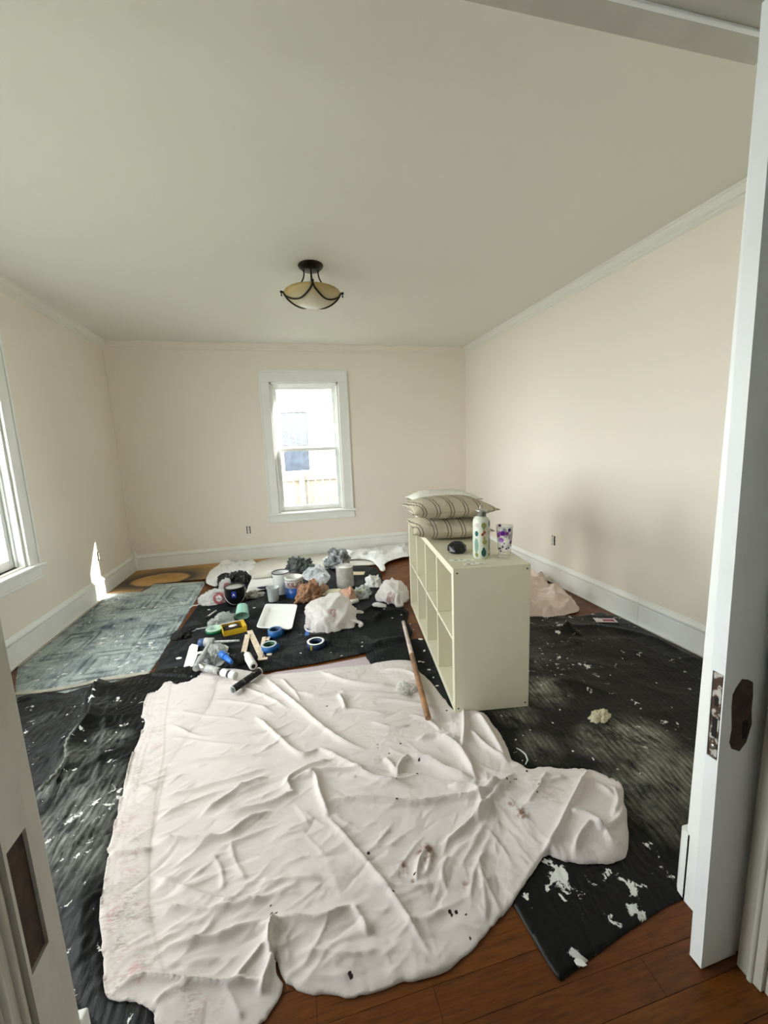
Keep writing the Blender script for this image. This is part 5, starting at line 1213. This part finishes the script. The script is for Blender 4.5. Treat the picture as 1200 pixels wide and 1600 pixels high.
MB().box(-.075, -.045, -.05, .05, 0, .006, .001).build('blue_edge', M_bright, t); MB().box(-.0449, .075, -.05, .05, 0, .006, .001).build('sheet', M_black, t)
MB().box(-.035, .065, .015, .022, .0062, .0068).build('print_line', M_white, t); MB().box(-.035, .045, -.002, .004, .0062, .0068).build('print_line', M_white, t)
p = F(946, 971, .02); zz = rest(p.x, p.y); t = thing('receipt', 'pink and white printed label near the right wall on the glossy blanket', 'label', (p.x, p.y, zz+.002), -.35)
MB().box(-.075, .075, -.034, .034, 0, .0012).build('slip', simple('pinkish_label', (.78, .68, .70), .6), t); MB().box(-.02, .06, -.02, .016, .0013, .0018).build('print', simple('red_black_print', (.30, .06, .10), .6, var=.8, vs=90), t)
t = clutter('roller_tube', 'short white roller stub with a black end behind the round tied bag', 'roller', 552, 945, .2, back=.02)
MB().lathe([(0, -.05), (.021, -.05), (.021, .05), (0, .05)], 20, Matrix.Translation((0, 0, .021)) @ Matrix.Rotation(math.pi/2, 4, 'Y')).build('nap', M_canlabel, t); MB().lathe([(0, .0502), (.02, .0502), (.02, .056), (0, .056)], 20, Matrix.Translation((0, 0, .021)) @ Matrix.Rotation(math.pi/2, 4, 'Y')).build('end_cap', M_black, t)
# paint flakes
R = random.Random(12); M_flake = simple('paint_flake', (.80, .80, .76), .6)
FL = [(657, 999, .030), (663, 1017, .020), (670, 1047, .018), (655, 1034, .018), (661, 1035, .014), (683, 1072, .016), (677, 1059, .010), (641, 975, .010), (646, 984, .008), (326, 953, .02), (280, 1029, .03), (331, 1043, .016), (397, 950, .022), (613, 966, .012), (627, 961, .012), (600, 952, .014), (470, 1021, .010), (566, 1004, .010), (905, 1505, .022)]
FLB = ['largest white paint chip, pointed, between pole and shelf', 'white paint chip just below the pointed one beside the shelf', 'white paint chip halfway along the shelf foot', 'left chip of the close pair near the pole', 'right chip of the close pair near the pole', 'white chip nearest the front foot of the shelf', 'second white chip from the front foot of the shelf', 'upper tiny chip right of the pole tip', 'lower tiny chip right of the pole tip', 'white chip beyond the crumpled plastic film, left of the black can', 'curled white chip left of the T shaped shield', 'white chip below the T shaped shield', 'white chip left of the empty white tray', 'tiny chip farther from the pole tip, below the tied bag', 'tiny chip near the pole tip, below the tied bag', 'topmost tiny chip under the round tied bag', 'tiny chip left of the white topped tape roll', 'tiny chip right of the white topped tape roll', 'white chip at the near corner of the glossy blanket']
for i, (a, b, s) in enumerate(FL):
    p = F(a, b, .015); z = rest(p.x, p.y); p = F(a, b, z)
    n = 6; o = MB().prism([(s*R.uniform(.5, 1)*.9*math.cos(2*math.pi*q/n), s*R.uniform(.3, .6)*math.sin(2*math.pi*q/n)) for q in range(n)], 0, .002).build('paint_flake', M_flake)
    o.location = (p.x, p.y, z+.0015); o.rotation_euler = (0, 0, R.uniform(-1, 1)); tag(o, FLB[i], 'paint flake', 'loose white paint chips on the black blankets')

t = clutter('plastic_strip', 'thin curled clear plastic strip on the glossy blanket beside the sheet knot', 'plastic strip', 821, 1196)
MB().tube([(.0, 0, .004), (.018, .012, .012), (.022, .035, .02), (.012, .058, .024), (.0, .072, .026)], [.002, .0035, .0035, .003, .0015], 8).build('strip', M_cup, t)
